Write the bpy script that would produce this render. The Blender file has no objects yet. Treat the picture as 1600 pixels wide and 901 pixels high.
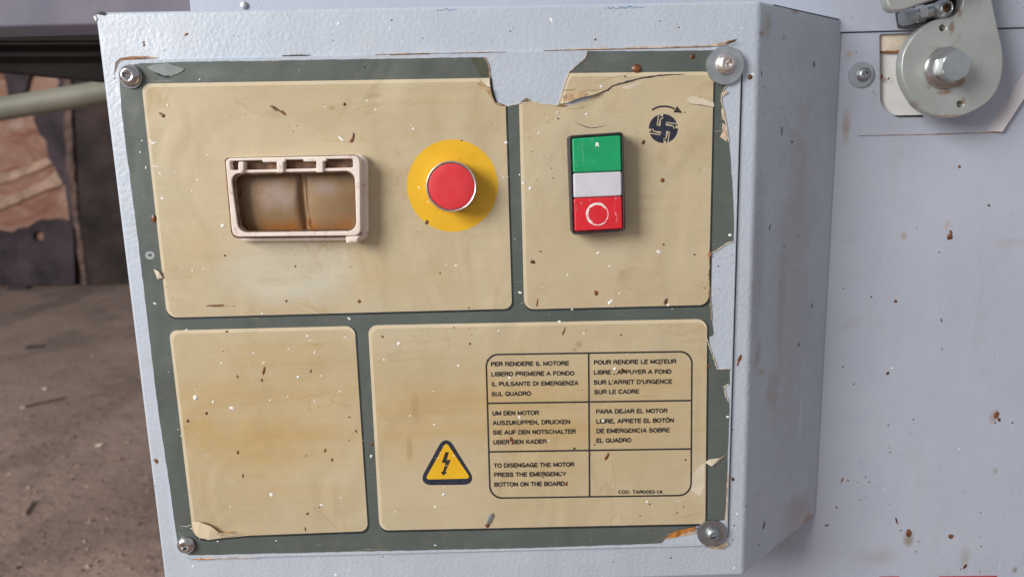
import bpy, bmesh, math, random
from mathutils import Vector, Matrix
random.seed(7)
S = bpy.context.scene
COL = S.collection
# ------------------------------------------------------------------ camera
F = 1155.0                      # focal length in photograph pixels (26 mm equivalent)
EYE = Vector((0.0, -0.42, 0.62))  # 42 cm in front of the box, box front is the plane y = 0
v = Vector((165.0, 6350.0, 1155.0)).normalized()
h = Vector((1.0, -0.0262, 0.0)); h = (h - h.dot(v)*v).normalized()
n = h.cross(v)
right_w = Vector((h.x, n.x, -v.x)); down_w = Vector((h.y, n.y, -v.y)); fwd_w = Vector((h.z, n.z, -v.z))
cam = bpy.data.cameras.new('camera'); camo = bpy.data.objects.new('camera', cam); COL.objects.link(camo)
m = Matrix.Identity(4)
for i in range(3):
    m[i][0] = right_w[i]; m[i][1] = -down_w[i]; m[i][2] = -fwd_w[i]; m[i][3] = EYE[i]
camo.matrix_world = m
cam.sensor_width = 36; cam.lens = F/1600*36; cam.clip_start = 0.01; cam.clip_end = 100
cam.dof.use_dof = True; cam.dof.focus_distance = 0.43; cam.dof.aperture_fstop = 9.0
S.camera = camo
S.render.resolution_x = 1024; S.render.resolution_y = 576
# ------------------------------------------------------------------ light
W = bpy.data.worlds.new('World'); S.world = W; W.use_nodes = True
W.node_tree.nodes['Background'].inputs[0].default_value = (0.90, 0.93, 1.0, 1)
W.node_tree.nodes['Background'].inputs[1].default_value = 0.35
def area(name, loc, target, size, energy, col):
    l = bpy.data.lights.new(name, 'AREA'); l.shape = 'RECTANGLE'; l.size, l.size_y = size; l.energy = energy; l.color = col
    o = bpy.data.objects.new(name, l); COL.objects.link(o); o.location = loc
    o.rotation_euler = (Vector(target)-Vector(loc)).to_track_quat('-Z', 'Y').to_euler(); return o
area('shed_opening_light', (-2.9, -2.15, 2.0), (0, 0, 0.6), (1.6, 1.9), 172, (1.0, 0.98, 0.95))
S.view_settings.view_transform = 'Standard'; S.view_settings.look = 'None'
S.view_settings.exposure = 0.10; S.view_settings.gamma = 1.0
# ------------------------------------------------------------------ geometry helpers
def ray(px, py):
    d = Vector(((px-800)/F, (py-450.5)/F, 1.0))
    return right_w*d.x + down_w*d.y + fwd_w*d.z
def P(px, py, Y=0.0):
    d = ray(px, py); return EYE + d*((Y-EYE.y)/d.y)
def onz(px, py, Z=0.0):
    d = ray(px, py); return EYE + d*((Z-EYE.z)/d.z)
def onplane(px, py, p0, nn):
    d = ray(px, py); return EYE + d*((p0-EYE).dot(nn)/d.dot(nn))
ROOT = {}
def origin(o):
    while o is not None and o.parent is not None: o = o.parent
    return Vector(o.location) if o is not None else Vector((0, 0, 0))
def thing(name, label, cat, loc, group=None):
    o = bpy.data.objects.new(name, None); COL.objects.link(o); o.location = loc; o.empty_display_size = 0.05
    o['label'] = label; o['category'] = cat
    if group: o['group'] = group
    return o
def link(name, me, mat, parent=None, label=None, kind=None, smooth=35):
    """me holds world coordinates; it is moved to the local space of its root"""
    if parent is not None:
        me.transform(Matrix.Translation(-origin(parent)))
    o = bpy.data.objects.new(name, me); COL.objects.link(o)
    me.materials.clear(); me.materials.append(mat)
    if parent is not None: o.parent = parent
    if label: o['label'] = label
    if kind: o['kind'] = kind
    if smooth:
        for p in me.polygons: p.use_smooth = True
        me.set_sharp_from_angle(angle=math.radians(smooth))
    return o
def tag(o, label, cat, group=None):
    o['label'] = label; o['category'] = cat
    if group: o['group'] = group
    return o
def from_bm(bm, name):
    me = bpy.data.meshes.new(name); bmesh.ops.recalc_face_normals(bm, faces=bm.faces); bm.to_mesh(me); bm.free(); return me
def rounded(pts, r, seg=6):
    out = []; k = len(pts)
    rs = r if isinstance(r, (list, tuple)) else [r]*k
    for i in range(k):
        p = Vector(pts[i]).to_2d(); a = Vector(pts[i-1]).to_2d(); b = Vector(pts[(i+1) % k]).to_2d()
        rr = rs[i]
        if rr <= 0: out.append(tuple(p)); continue
        da = (a-p); db = (b-p); ra = min(rr, da.length*0.49); rb = min(rr, db.length*0.49)
        s = p+da.normalized()*ra; e = p+db.normalized()*rb
        for j in range(seg+1):
            t = j/seg
            # conic blend close to a circular arc
            w = 0.7071; q0=(1-t)**2; q1=2*w*t*(1-t); q2=t*t; d=q0+q1+q2
            out.append(tuple((s*q0+p*q1+e*q2)/d))
    return out
def circ(cx, cy, r, seg=48, ry=None):
    ry = ry or r
    return [(cx+r*math.cos(2*math.pi*i/seg), cy+ry*math.sin(2*math.pi*i/seg)) for i in range(seg)]
DG = None
def curve_mesh(loops3, Yf, th, bevel=0.0, bres=2):
    c = bpy.data.curves.new('c', 'CURVE'); c.dimensions = '2D'; c.fill_mode = 'BOTH' if th > 0 else 'FRONT'
    c.extrude = max(th/2-bevel, 0); c.bevel_depth = bevel; c.bevel_resolution = bres; c.offset = -bevel
    for L in loops3:
        s = c.splines.new('POLY'); s.points.add(len(L)-1); s.use_cyclic_u = True
        for i, p in enumerate(L): s.points[i].co = (p.x, p.z, 0, 1)
    o = bpy.data.objects.new('c', c); COL.objects.link(o)
    dg = bpy.context.evaluated_depsgraph_get(); dg.update()
    me = bpy.data.meshes.new_from_object(o.evaluated_get(dg), depsgraph=dg)
    bpy.data.objects.remove(o); bpy.data.curves.remove(c)
    me.transform(Matrix.Rotation(math.pi/2, 4, 'X'))
    me.transform(Matrix.Translation((0, Yf+th/2, 0)))
    return me
def plate(name, loops, Yf, th, mat, parent=None, bevel=0.0, label=None, kind=None, smooth=35):
    L3 = [[P(x, y, Yf) for x, y in L] for L in loops]
    me = curve_mesh(L3, Yf, th, bevel); me.name = name
    return link(name, me, mat, parent, label, kind, smooth)
def jag(pts, amp=0.8, step=5, seed=1, closed=True):
    """torn outline: subdivides long edges and shakes the points a little"""
    rnd = random.Random(seed); out = []; k = len(pts)
    for i in range(k if closed else k-1):
        a = Vector(pts[i]).to_2d(); b = Vector(pts[(i+1) % k]).to_2d(); d = (b-a).length; m_ = max(1, int(d/step))
        for j in range(m_):
            p = a+(b-a)*(j/m_)
            if j: p += Vector((rnd.uniform(-amp, amp), rnd.uniform(-amp, amp)))
            out.append(tuple(p))
    if not closed: out.append(tuple(pts[-1]))
    return out
def box_bm(bm, x0, x1, y0, y1, z0, z1):
    r = bmesh.ops.create_cube(bm, size=1)
    for q in r['verts']:
        q.co = Vector(((x0+x1)/2+q.co.x*(x1-x0), (y0+y1)/2+q.co.y*(y1-y0), (z0+z1)/2+q.co.z*(z1-z0)))
def box(name, x0, x1, y0, y1, z0, z1, mat, parent=None, bevel=0.0, **k):
    bm = bmesh.new(); box_bm(bm, x0, x1, y0, y1, z0, z1)
    if bevel: bmesh.ops.bevel(bm, geom=bm.edges[:], offset=bevel, segments=3, affect='EDGES', profile=0.5)
    return link(name, from_bm(bm, name), mat, parent, **k)
def tube(name, a, b, r, mat, parent=None, seg=24, r2=None, **k):
    bm = bmesh.new(); d = b-a
    bmesh.ops.create_cone(bm, cap_ends=True, segments=seg, radius1=r, radius2=r2 or r, depth=d.length,
        matrix=Matrix.Translation((a+b)/2) @ d.to_track_quat('Z', 'Y').to_matrix().to_4x4())
    return link(name, from_bm(bm, name), mat, parent, **k)
def rings(name, c, prof, mat, parent=None, seg=36, rot=0.0, tilt=None, **k):
    """lathe about the y axis through c; prof = (radius, depth towards the viewer, hexness)"""
    bm = bmesh.new(); rows = []
    for (r, d, hx) in prof:
        row = []
        for i in range(seg):
            t = 2*math.pi*i/seg
            u = ((t+rot) % (math.pi/3))-math.pi/6
            rr = r*((1-hx)+hx*math.cos(math.pi/6)/math.cos(u))
            row.append(bm.verts.new((rr*math.cos(t), -d, rr*math.sin(t))))
        rows.append(row)
    for A, B in zip(rows, rows[1:]):
        for i in range(seg): bm.faces.new((A[i], A[(i+1) % seg], B[(i+1) % seg], B[i]))
    bm.faces.new(rows[-1])
    me = bpy.data.meshes.new(name); bmesh.ops.recalc_face_normals(bm, faces=bm.faces); bm.to_mesh(me); bm.free()
    if tilt: me.transform(Matrix.Rotation(tilt[0], 4, 'X') @ Matrix.Rotation(tilt[1], 4, 'Z'))
    me.transform(Matrix.Translation(c))
    return link(name, me, mat, parent, **k)
# ------------------------------------------------------------------ material helpers
class NT:
    def __init__(s, name):
        s.m = bpy.data.materials.new(name); s.m.use_nodes = True; s.t = s.m.node_tree
        s.b = s.t.nodes['Principled BSDF']; s.pos = None
    def n(s, ty, **kw):
        q = s.t.nodes.new(ty)
        for k, val in kw.items(): setattr(q, k, val)
        return q
    def l(s, a, b): s.t.links.new(a, b)
    def set(s, sock, val):
        if isinstance(val, bpy.types.NodeSocket): s.l(val, sock)
        else: sock.default_value = val
    def P(s):
        if s.pos is None: s.pos = s.n('ShaderNodeNewGeometry').outputs['Position']
        return s.pos
    def math(s, op, a, b=0.0, c=None, clamp=False):
        q = s.n('ShaderNodeMath', operation=op, use_clamp=clamp); s.set(q.inputs[0], a); s.set(q.inputs[1], b)
        if c is not None: s.set(q.inputs[2], c)
        return q.outputs[0]
    def scale(s, sc, off=(0, 0, 0)):
        q = s.n('ShaderNodeMapping'); s.l(s.P(), q.inputs[0]); q.inputs['Scale'].default_value = sc; q.inputs['Location'].default_value = off
        return q.outputs[0]
    def noise(s, sc=1.0, detail=3, rough=0.5, vec=None, dist=0.0):
        q = s.n('ShaderNodeTexNoise'); s.l(vec if vec is not None else s.P(), q.inputs['Vector'])
        q.inputs['Scale'].default_value = sc; q.inputs['Detail'].default_value = detail; q.inputs['Roughness'].default_value = rough
        q.inputs['Distortion'].default_value = dist
        return q.outputs['Fac']
    def voro(s, sc, vec=None, feature='F1', rnd=1.0):
        q = s.n('ShaderNodeTexVoronoi', feature=feature); s.l(vec if vec is not None else s.P(), q.inputs['Vector'])
        q.inputs['Scale'].default_value = sc; q.inputs['Randomness'].default_value = rnd
        return q.outputs['Distance']
    def ramp(s, f, lo, hi, a=0.0, b=1.0):
        q = s.n('ShaderNodeMapRange', interpolation_type='SMOOTHSTEP'); s.set(q.inputs[0], f)
        for i, val in ((1, lo), (2, hi), (3, a), (4, b)): q.inputs[i].default_value = val
        return q.outputs[0]
    def mix(s, f, a, b, mode='MIX'):
        q = s.n('ShaderNodeMix', data_type='RGBA', blend_type=mode); s.set(q.inputs['Factor'], f)
        s.set(q.inputs['A'], a if isinstance(a, bpy.types.NodeSocket) else (*a, 1)); s.set(q.inputs['B'], b if isinstance(b, bpy.types.NodeSocket) else (*b, 1))
        return q.outputs['Result']
    def blob(s, px, py, rx, ry, Y=0.0, soft=0.6, wob=0.35, nsc=60):
        """stain, shade and sheen mask around a place on the plane y = Y (sizes in photograph pixels)"""
        c = P(px, py, Y); k = (P(px+1, py, Y)-c).length
        d = s.n('ShaderNodeVectorMath', operation='SUBTRACT'); s.l(s.P(), d.inputs[0]); d.inputs[1].default_value = c
        e = s.n('ShaderNodeVectorMath', operation='MULTIPLY'); s.l(d.outputs[0], e.inputs[0]); e.inputs[1].default_value = (1/(rx*k), 0, 1/(ry*k))
        g = s.n('ShaderNodeVectorMath', operation='LENGTH'); s.l(e.outputs[0], g.inputs[0])
        w = s.math('ADD', g.outputs['Value'], s.math('MULTIPLY', s.math('SUBTRACT', s.noise(nsc, 3), 0.5), wob*2))
        return s.ramp(w, 1.0-soft, 1.0, 1.0, 0.0)
    def bump(s, hgt, dist, strength=1.0):
        q = s.n('ShaderNodeBump'); s.l(hgt, q.inputs['Height']); q.inputs['Distance'].default_value = dist; q.inputs['Strength'].default_value = strength
        if s.b.inputs['Normal'].links: s.l(s.b.inputs['Normal'].links[0].from_socket, q.inputs['Normal'])
        s.l(q.outputs[0], s.b.inputs['Normal'])
    def fin(s, col, rough=0.5, metal=0.0, spec=None, coat=None):
        s.set(s.b.inputs['Base Color'], col if isinstance(col, bpy.types.NodeSocket) else (*col, 1))
        s.set(s.b.inputs['Roughness'], rough); s.b.inputs['Metallic'].default_value = metal
        if spec is not None: s.b.inputs['Specular IOR Level'].default_value = spec
        if coat: s.b.inputs['Coat Weight'].default_value = coat
        return s.m
def simple(name, col, rough=0.5, metal=0.0, var=0.15, nsc=80, bump=0.0, bsc=400, spec=None):
    t = NT(name); f = t.noise(nsc, 4, 0.6)
    dark = tuple(x*(1-var) for x in col); light = tuple(min(1, x*(1+var)) for x in col)
    c = t.mix(t.ramp(f, 0.3, 0.7), dark, light)
    if bump: t.bump(t.noise(bsc, 3), bump)
    return t.fin(c, rough, metal, spec)
D = 0.062                         # distance from the box front back to the cabinet panel
def paint(name, c1, c2, bumpd, rough=0.42, dirt=0.5, stains_and_shade=(), speck=True, bsc=520):
    t = NT(name)
    c = t.mix(t.ramp(t.noise(9, 4, 0.6), 0.3, 0.7), c1, c2)
    # grime film: cloudy, stronger in vertical streaks
    st = t.noise(1.0, 4, 0.6, t.scale((60, 60, 7)))
    c = t.mix(t.math('MULTIPLY', t.ramp(st, 0.5, 0.8), 0.30*dirt), c, (0.30, 0.26, 0.21))
    c = t.mix(t.math('MULTIPLY', t.ramp(t.noise(35, 5, 0.7), 0.58, 0.75), 0.32*dirt), c, (0.33, 0.27, 0.20))
    # tiny pits and hairline scratches
    c = t.mix(t.math('MULTIPLY', t.ramp(t.noise(420, 3, 0.7), 0.68, 0.74), 0.55), c, (0.22, 0.21, 0.20))
    sc = t.noise(1.0, 2, 0.5, t.scale((900, 900, 45)))
    c = t.mix(t.math('MULTIPLY', t.ramp(sc, 0.72, 0.78), 0.25), c, (0.75, 0.78, 0.82))
    for (px, py, rx, ry, Y, col, a) in stains_and_shade:
        c = t.mix(t.math('MULTIPLY', t.blob(px, py, rx, ry, Y, 0.9, 0.5, 90), a), c, col)
    hgt = t.noise(bsc, 2, 0.45)
    t.bump(hgt, bumpd)
    t.bump(t.noise(30, 2), 0.0006)
    return t.fin(c, t.ramp(t.noise(60, 4), 0.3, 0.7, rough-0.06, rough+0.12), 0.0, 0.5)
M = {}
M['paint_box'] = paint('grey blue hammered box paint', (0.475, 0.53, 0.61), (0.52, 0.575, 0.655), 0.00025, 0.36, 0.45, bsc=430,
    stains_and_shade=[(1192, 52, 9, 7, 0, (0.30, 0.22, 0.12), .7), (1223, 60, 9, 6, .02, (0.30, 0.24, 0.14), .5), (1237, 20, 12, 7, .03, (0.28, 0.2, 0.12), .8),
            (1190, 580, 14, 10, .01, (0.36, 0.27, 0.18), .5), (1222, 852, 42, 10, .03, (0.40, 0.20, 0.10), .9), (1262, 812, 22, 12, .055, (0.42, 0.22, 0.12), .9), (1245, 800, 50, 50, .045, (0.40, 0.32, 0.28), .5), (1215, 470, 14, 200, .03, (0.36, 0.34, 0.33), .5), (1240, 300, 30, 160, .04, (0.40, 0.385, 0.375), .5), (1240, 420, 70, 480, .035, (0.40, 0.39, 0.385), .45), (1195, 40, 14, 30, .01, (0.33, 0.27, 0.19), .6), (1205, 620, 22, 60, .02, (0.40, 0.33, 0.27), .5), (1250, 640, 5, 120, .045, (0.62, 0.64, 0.72), .5), (1180, 400, 18, 260, .01, (0.30, 0.28, 0.27), .35),  # wide grey entries paint the slanted side's shade; the rest is grime and rust
            (1182, 550, 10, 40, .01, (0.3, 0.24, 0.2), .4)])
M['paint_cabinet'] = paint('lilac grey cabinet paint', (0.43, 0.465, 0.555), (0.47, 0.505, 0.59), 0.00012, 0.45, 0.5, bsc=300,
    stains_and_shade=[(1555, 650, 12, 14, D, (0.30, 0.2, 0.13), .7), (1420, 840, 10, 20, D, (0.25, 0.2, 0.14), .8), (1508, 870, 12, 26, D, (0.36, 0.33, 0.3), .6),
            (1480, 352, 5, 10, D, (0.45, 0.36, 0.34), .7), (1412, 368, 6, 9, D, (0.36, 0.33, 0.2), .7), (1322, 200, 10, 40, D, (0.34, 0.26, 0.2), .7),
            (1327, 85, 9, 8, D, (0.42, 0.32, 0.26), .8), (1586, 890, 7, 9, D, (0.2, 0.17, 0.12), .8), (1555, 735, 6, 8, D, (0.3, 0.26, 0.2), .6),
            (1575, 380, 40, 12, D, (0.42, 0.35, 0.32), .35), (1370, 870, 45, 20, D, (0.38, 0.32, 0.32), .4)])
# printed sheet ------------------------------------------------------
def sheet_mat(name, base, alt, kind):
    t = NT(name)
    c = t.mix(t.ramp(t.noise(14, 5, 0.6), 0.3, 0.75), base, alt)
    if kind == 'cream':
        och = (0.52, 0.335, 0.11)
        band = t.noise(1.0, 4, 0.55, t.scale((5, 5, 55)))
        # ochre stain belts soaked into the lower panels
        for (px, py, rx, ry, a) in ((420, 660, 260, 190, .75), (830, 650, 360, 170, .6), (420, 700, 230, 60, .5), (300, 655, 70, 90, .4), (700, 640, 190, 60, .45), (850, 660, 200, 60, .45), (1030, 600, 120, 90, .35),
                                    (620, 430, 160, 45, .4), (300, 330, 60, 190, .28), (240, 150, 40, 40, .35), (640, 700, 60, 60, .4)):
            c = t.mix(t.math('MULTIPLY', t.math('MULTIPLY', t.blob(px, py, rx, ry, 0, 1.0, 0.25, 18), a), t.ramp(band, 0.3, 0.7, 0.3, 1.0)), c, och)
        # washed out patch under the window, dirt smears
        c = t.mix(t.math('MULTIPLY', t.blob(455, 420, 125, 72, 0, 0.5, 0.10, 30), 0.75), c, (0.60, 0.565, 0.445))
        for (px, py, rx, ry, a) in ((904, 537, 8, 8, .45), (897, 545, 6, 5, .4), (520, 169, 8, 5, .5), (585, 150, 22, 7, .3), (345, 477, 17, 4, .55),
                                    (1110, 420, 6, 60, .25), (975, 430, 16, 14, .18), (1035, 245, 12, 22, .2), (650, 640, 10, 40, .25), (640, 700, 7, 25, .3), (430, 178, 24, 10, .2)):
            c = t.mix(t.math('MULTIPLY', t.blob(px, py, rx, ry, 0, 0.8, 0.5, 150), a), c, (0.30, 0.17, 0.07))
    else:
        for (px, py, rx, ry, a) in ((330, 115, 40, 14, .4), (215, 170, 20, 30, .35), (960, 90, 40, 18, .3)):  # lighter patches paint the film's sheen into the colour
            c = t.mix(t.math('MULTIPLY', t.blob(px, py, rx, ry, 0, 1.0, 0.4, 40), a), c, (0.20, 0.23, 0.23))
    if kind == 'cream':
        tn = t.noise(9, 5, 0.6, None, 1.2)
        tide = t.math('SUBTRACT', 1.0, t.ramp(t.math('ABSOLUTE', t.math('SUBTRACT', tn, 0.52)), 0.0, 0.012))
        c = t.mix(t.math('MULTIPLY', t.math('MULTIPLY', tide, t.ramp(t.noise(30, 4), 0.45, 0.6)), 0.35), c, (0.42, 0.27, 0.10))
        c = t.mix(t.math('MULTIPLY', t.ramp(tn, 0.52, 0.54), 0.16), c, (0.46, 0.33, 0.15))
        lines = t.noise(1.0, 5, 0.7, t.scale((4, 4, 260)))
        c = t.mix(t.math('MULTIPLY', t.math('MULTIPLY', t.ramp(lines, 0.5, 0.7), t.ramp(t.noise(12, 3), 0.4, 0.6)), 0.35), c, (0.50, 0.34, 0.14))
    # handling film, fine dust, faint fibre scratches
    c = t.mix(t.math('MULTIPLY', t.ramp(t.noise(50, 6, 0.75), 0.5, 0.75), 0.16), c, (0.30, 0.25, 0.18))
    c = t.mix(t.math('MULTIPLY', t.ramp(t.noise(700, 3, 0.7), 0.64, 0.72), 0.35), c, (0.22, 0.15, 0.09))
    fib = t.noise(1.0, 3, 0.6, t.scale((40, 40, 1400)))
    c = t.mix(t.math('MULTIPLY', t.ramp(fib, 0.5, 0.8), 0.03 if kind == 'grey' else 0.12), c, (0.75, 0.68, 0.55))
    scr = t.noise(1.0, 2, 0.5, t.scale((30, 30, 700), (3, 0, 1)), 1.5)
    c = t.mix(t.math('MULTIPLY', t.math('MULTIPLY', t.ramp(scr, 0.68, 0.72), t.ramp(t.noise(25, 3), 0.45, 0.6)), 0.3), c, (0.70, 0.64, 0.54))
    mott = t.noise(11, 6, 0.7, None, 0.8)
    if kind == 'cream':
        c = t.mix(t.math('MULTIPLY', t.ramp(mott, 0.5, 0.68), 0.28), c, (0.51, 0.46, 0.35))
        c = t.mix(t.math('MULTIPLY', t.ramp(t.noise(1.0, 5, 0.65, t.scale((45, 45, 12), (2, 0, 5)), 0.6), 0.55, 0.72), 0.22), c, (0.40, 0.27, 0.12))
    t.bump(t.noise(16, 2, 0.5, None, 1.0), 0.0030, 0.6)
    t.bump(t.noise(70, 3, 0.5), 0.0003, 0.5)
    t.bump(t.noise(600, 2), 0.00003)
    return t.fin(c, t.ramp(t.noise(40, 5, 0.7), 0.3, 0.7, 0.33, 0.58), 0.0, 0.5)
M['cream'] = sheet_mat('aged cream film', (0.55, 0.452, 0.285), (0.585, 0.49, 0.325), 'cream')
M['creamedge'] = sheet_mat('pale cream edge print', (0.68, 0.575, 0.39), (0.72, 0.61, 0.43), 'edge')
M['olive'] = sheet_mat('grey green film', (0.090, 0.108, 0.096), (0.115, 0.134, 0.122), 'grey')
M['blister'] = simple('blistered film with painted sheen', (0.26, 0.29, 0.28), 0.35)  # lighter than the sheet film: its reflection is put into the colour
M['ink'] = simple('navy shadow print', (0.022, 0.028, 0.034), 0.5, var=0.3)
M['inktext'] = simple('worn black print', (0.030, 0.028, 0.028), 0.5, var=0.5, nsc=500)
M['navy'] = simple('navy emblem print', (0.02, 0.026, 0.045), 0.5, var=0.3, nsc=300)
M['yellow'] = simple('yellow print', (0.83, 0.47, 0.018), 0.45, var=0.06, nsc=60)
M['tornpaper'] = simple('torn film underside', (0.40, 0.27, 0.15), 0.8, var=0.35, nsc=200)
M['palefilm'] = simple('pale film layer', (0.66, 0.58, 0.44), 0.6, var=0.1)
M['orangefilm'] = simple('orange split film', (0.62, 0.26, 0.05), 0.6, var=0.4, nsc=300)
M['tanpaint'] = simple('flaked tan primer', (0.58, 0.44, 0.32), 0.8, var=0.3, nsc=300)
M['rust'] = simple('rust', (0.30, 0.13, 0.05), 0.85, var=0.5, nsc=300, bump=0.0003)
M['dullrust'] = simple('dull rust stain', (0.30, 0.20, 0.14), 0.85, var=0.5, nsc=200)
M['dark'] = simple('dark gap', (0.05, 0.045, 0.042), 0.8, var=0.4, nsc=200)  # also stands for painted shadow at the plate edge and the big tear
M['whitespeck'] = simple('white paint splash', (0.86, 0.85, 0.82), 0.5, var=0.05)
M['resin'] = simple('brown resin drop', (0.17, 0.06, 0.02), 0.35, var=0.6, nsc=250)
M['dirt'] = simple('grey brown dirt dot', (0.11, 0.085, 0.065), 0.8, var=0.5, nsc=300)
M['bluepen'] = simple('blue crayon mark', (0.12, 0.25, 0.50), 0.6, var=0.3)
def metal(name, col, rough, dirt=0.3, sc=60, rustc=(0.30, 0.15, 0.07)):
    t = NT(name)
    c = t.mix(t.ramp(t.noise(sc, 4), 0.3, 0.7), col, tuple(x*0.82 for x in col))
    f = t.math('MULTIPLY', t.ramp(t.noise(sc*2, 5, 0.7), 0.6, 0.72), dirt)
    c = t.mix(f, c, rustc)
    t.bump(t.noise(900, 2), 0.00002)
    m_ = t.fin(c, t.ramp(t.noise(sc*3, 3), 0.3, 0.7, rough, rough+0.12), 1.0)
    t.l(t.math('SUBTRACT', 1.0, f), t.b.inputs['Metallic'])
    return m_
M['chrome'] = metal('polished steel', (0.62, 0.60, 0.60), 0.14, 0.2)
M['zinc'] = metal('zinc plated steel', (0.66, 0.70, 0.72), 0.36, 0.12)
M['zincdull'] = metal('dull zinc washer', (0.45, 0.48, 0.50), 0.40, 0.2)
M['steelring'] = metal('bezel steel', (0.80, 0.74, 0.72), 0.34, 0.12, 300)
def cam_mat():
    t = NT('grey zinc cam plate')
    c = t.mix(t.ramp(t.noise(25, 4), 0.3, 0.7), (0.42, 0.445, 0.42), (0.50, 0.52, 0.50))
    for (px, py, rx, ry, a) in ((1478, 77, 26, 5, .8), (1500, 128, 14, 12, .8), (1487, 42, 6, 14, .7), (1500, 18, 5, 14, .6), (1485, 181, 35, 3, .5), (1504, 160, 6, 9, .6), (1474, 108, 38, 38, .35), (1478, 145, 16, 5, .7), (1452, 120, 6, 20, .4), (1430, 165, 10, 10, .4)):
        c = t.mix(t.math('MULTIPLY', t.blob(px, py, rx, ry, D-.022, 0.8, 0.7, 250), a), c, (0.27, 0.12, 0.05))
    c = t.mix(t.math('MULTIPLY', t.ramp(t.noise(120, 5, 0.7), 0.55, 0.75), 0.4), c, (0.30, 0.28, 0.24))
    c = t.mix(t.math('MULTIPLY', t.ramp(t.noise(1.0, 3, 0.6, t.scale((600, 60, 80), (0, 0, 2)), 1.0), 0.62, 0.7), 0.35), c, (0.62, 0.64, 0.62)); t.bump(t.noise(300, 4), 0.00012); t.bump(t.noise(40, 3), 0.0006)
    return t.fin(c, 0.38, 0.5)
M['cam'] = cam_mat()
def plastic_cover():
    t = NT('yellowed pink plastic')
    c = t.mix(t.ramp(t.noise(60, 4), 0.3, 0.7), (0.80, 0.68, 0.60), (0.87, 0.78, 0.71))
    c = t.mix(t.math('MULTIPLY', t.ramp(t.noise(260, 5, 0.7), 0.56, 0.7), 0.7), c, (0.36, 0.20, 0.12))
    t.bump(t.noise(200, 3), 0.0002)
    return t.fin(c, 0.5)
M['cover'] = plastic_cover()
def window_mat():
    t = NT('dirty brown window plastic')
    c = t.mix(t.ramp(t.noise(40, 4), 0.3, 0.7), (0.27, 0.17, 0.085), (0.33, 0.22, 0.12))
    for (px, py, rx, ry, col, a) in ((440, 305, 38, 34, (0.46, 0.36, 0.32), .75), (510, 292, 28, 18, (0.36, 0.28, 0.25), .7), (465, 356, 115, 24, (0.36, 0.135, 0.03), 1.0),
                                     (368, 320, 22, 60, (0.17, 0.09, 0.04), .95), (470, 310, 7, 60, (0.13, 0.08, 0.045), .7), (400, 275, 60, 10, (0.24, 0.16, 0.1), .8), (545, 355, 26, 30, (0.36, 0.16, 0.05), .8), (472, 340, 12, 40, (0.2, 0.1, 0.04), .8)):
        c = t.mix(t.math('MULTIPLY', t.blob(px, py, rx, ry, 0, 1.0, 0.5, 120), a), c, col)
    c = t.mix(t.math('MULTIPLY', t.ramp(t.noise(500, 4, 0.7), 0.62, 0.7), 0.5), c, (0.16, 0.09, 0.05))
    t.bump(t.noise(60, 3), 0.0006)
    return t.fin(c, 0.24, 0.0, 0.5)
M['window'] = window_mat()
M['grime'] = simple('brown grime', (0.16, 0.085, 0.045), 0.6, var=0.5, nsc=300)
def button(name, col, rough=0.36):
    t = NT(name)
    c = t.mix(t.ramp(t.noise(90, 4), 0.3, 0.7), tuple(x*0.9 for x in col), col)
    c = t.mix(t.math('MULTIPLY', t.ramp(t.noise(260, 5, 0.75), 0.6, 0.72), 0.30), c, (0.45, 0.38, 0.32))
    c = t.mix(t.math('MULTIPLY', t.ramp(t.noise(1.0, 2, 0.5, t.scale((500, 500, 60), (1, 2, 3)), 2.0), 0.70, 0.74), 0.35), c, (0.75, 0.70, 0.68))
    t.bump(t.noise(60, 2), 0.0003); t.bump(t.noise(700, 2), 0.00002)
    return t.fin(c, t.ramp(t.noise(150, 5, 0.7), 0.35, 0.7, rough-.06, rough+.2), 0.0, 0.5)
def yellow_mat():
    t = NT('worn yellow print')
    c = t.mix(t.ramp(t.noise(45, 5), 0.3, 0.7), (0.80, 0.43, 0.014), (0.83, 0.49, 0.022))
    c = t.mix(t.math('MULTIPLY', t.ramp(t.noise(420, 5, 0.75), 0.6, 0.7), 0.35), c, (0.35, 0.2, 0.05))
    g = t.blob(706, 291, 47, 47, 0, 0.35, 0.25, 260)
    c = t.mix(t.math('MULTIPLY', g, 0.35), c, (0.36, 0.18, 0.03))
    t.bump(t.noise(16, 2, 0.5, None, 1.0), 0.003, 0.6)
    return t.fin(c, 0.42)
M['yellow'] = yellow_mat()
M['redcap'] = button('red plastic cap', (0.76, 0.045, 0.055))
M['red'] = button('red button plastic', (0.74, 0.022, 0.035))
M['green'] = button('green button plastic', (0.010, 0.37, 0.14))
M['lampwhite'] = button('milky lamp plastic', (0.68, 0.67, 0.73))
M['black'] = simple('black plastic', (0.035, 0.03, 0.032), 0.45, var=0.4, nsc=200)
M['slotwhite'] = simple('white slot plastic', (0.80, 0.79, 0.77), 0.5, var=0.06)
M['slotcream'] = simple('cream slot strip', (0.72, 0.62, 0.50), 0.6, var=0.15, nsc=120)
M['redprint'] = simple('red sticker', (0.50, 0.03, 0.04), 0.5)
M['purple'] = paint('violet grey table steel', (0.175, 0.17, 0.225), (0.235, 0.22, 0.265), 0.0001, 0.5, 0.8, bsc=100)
M['shadowsteel'] = simple('frame steel darkened as shade', (0.024, 0.021, 0.018), 0.7, var=0.5, nsc=10)  # near-black base colour stands in for the shade under the table
M['pipe'] = simple('grey green pipe', (0.20, 0.195, 0.15), 0.6, var=0.2, nsc=8)
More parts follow.
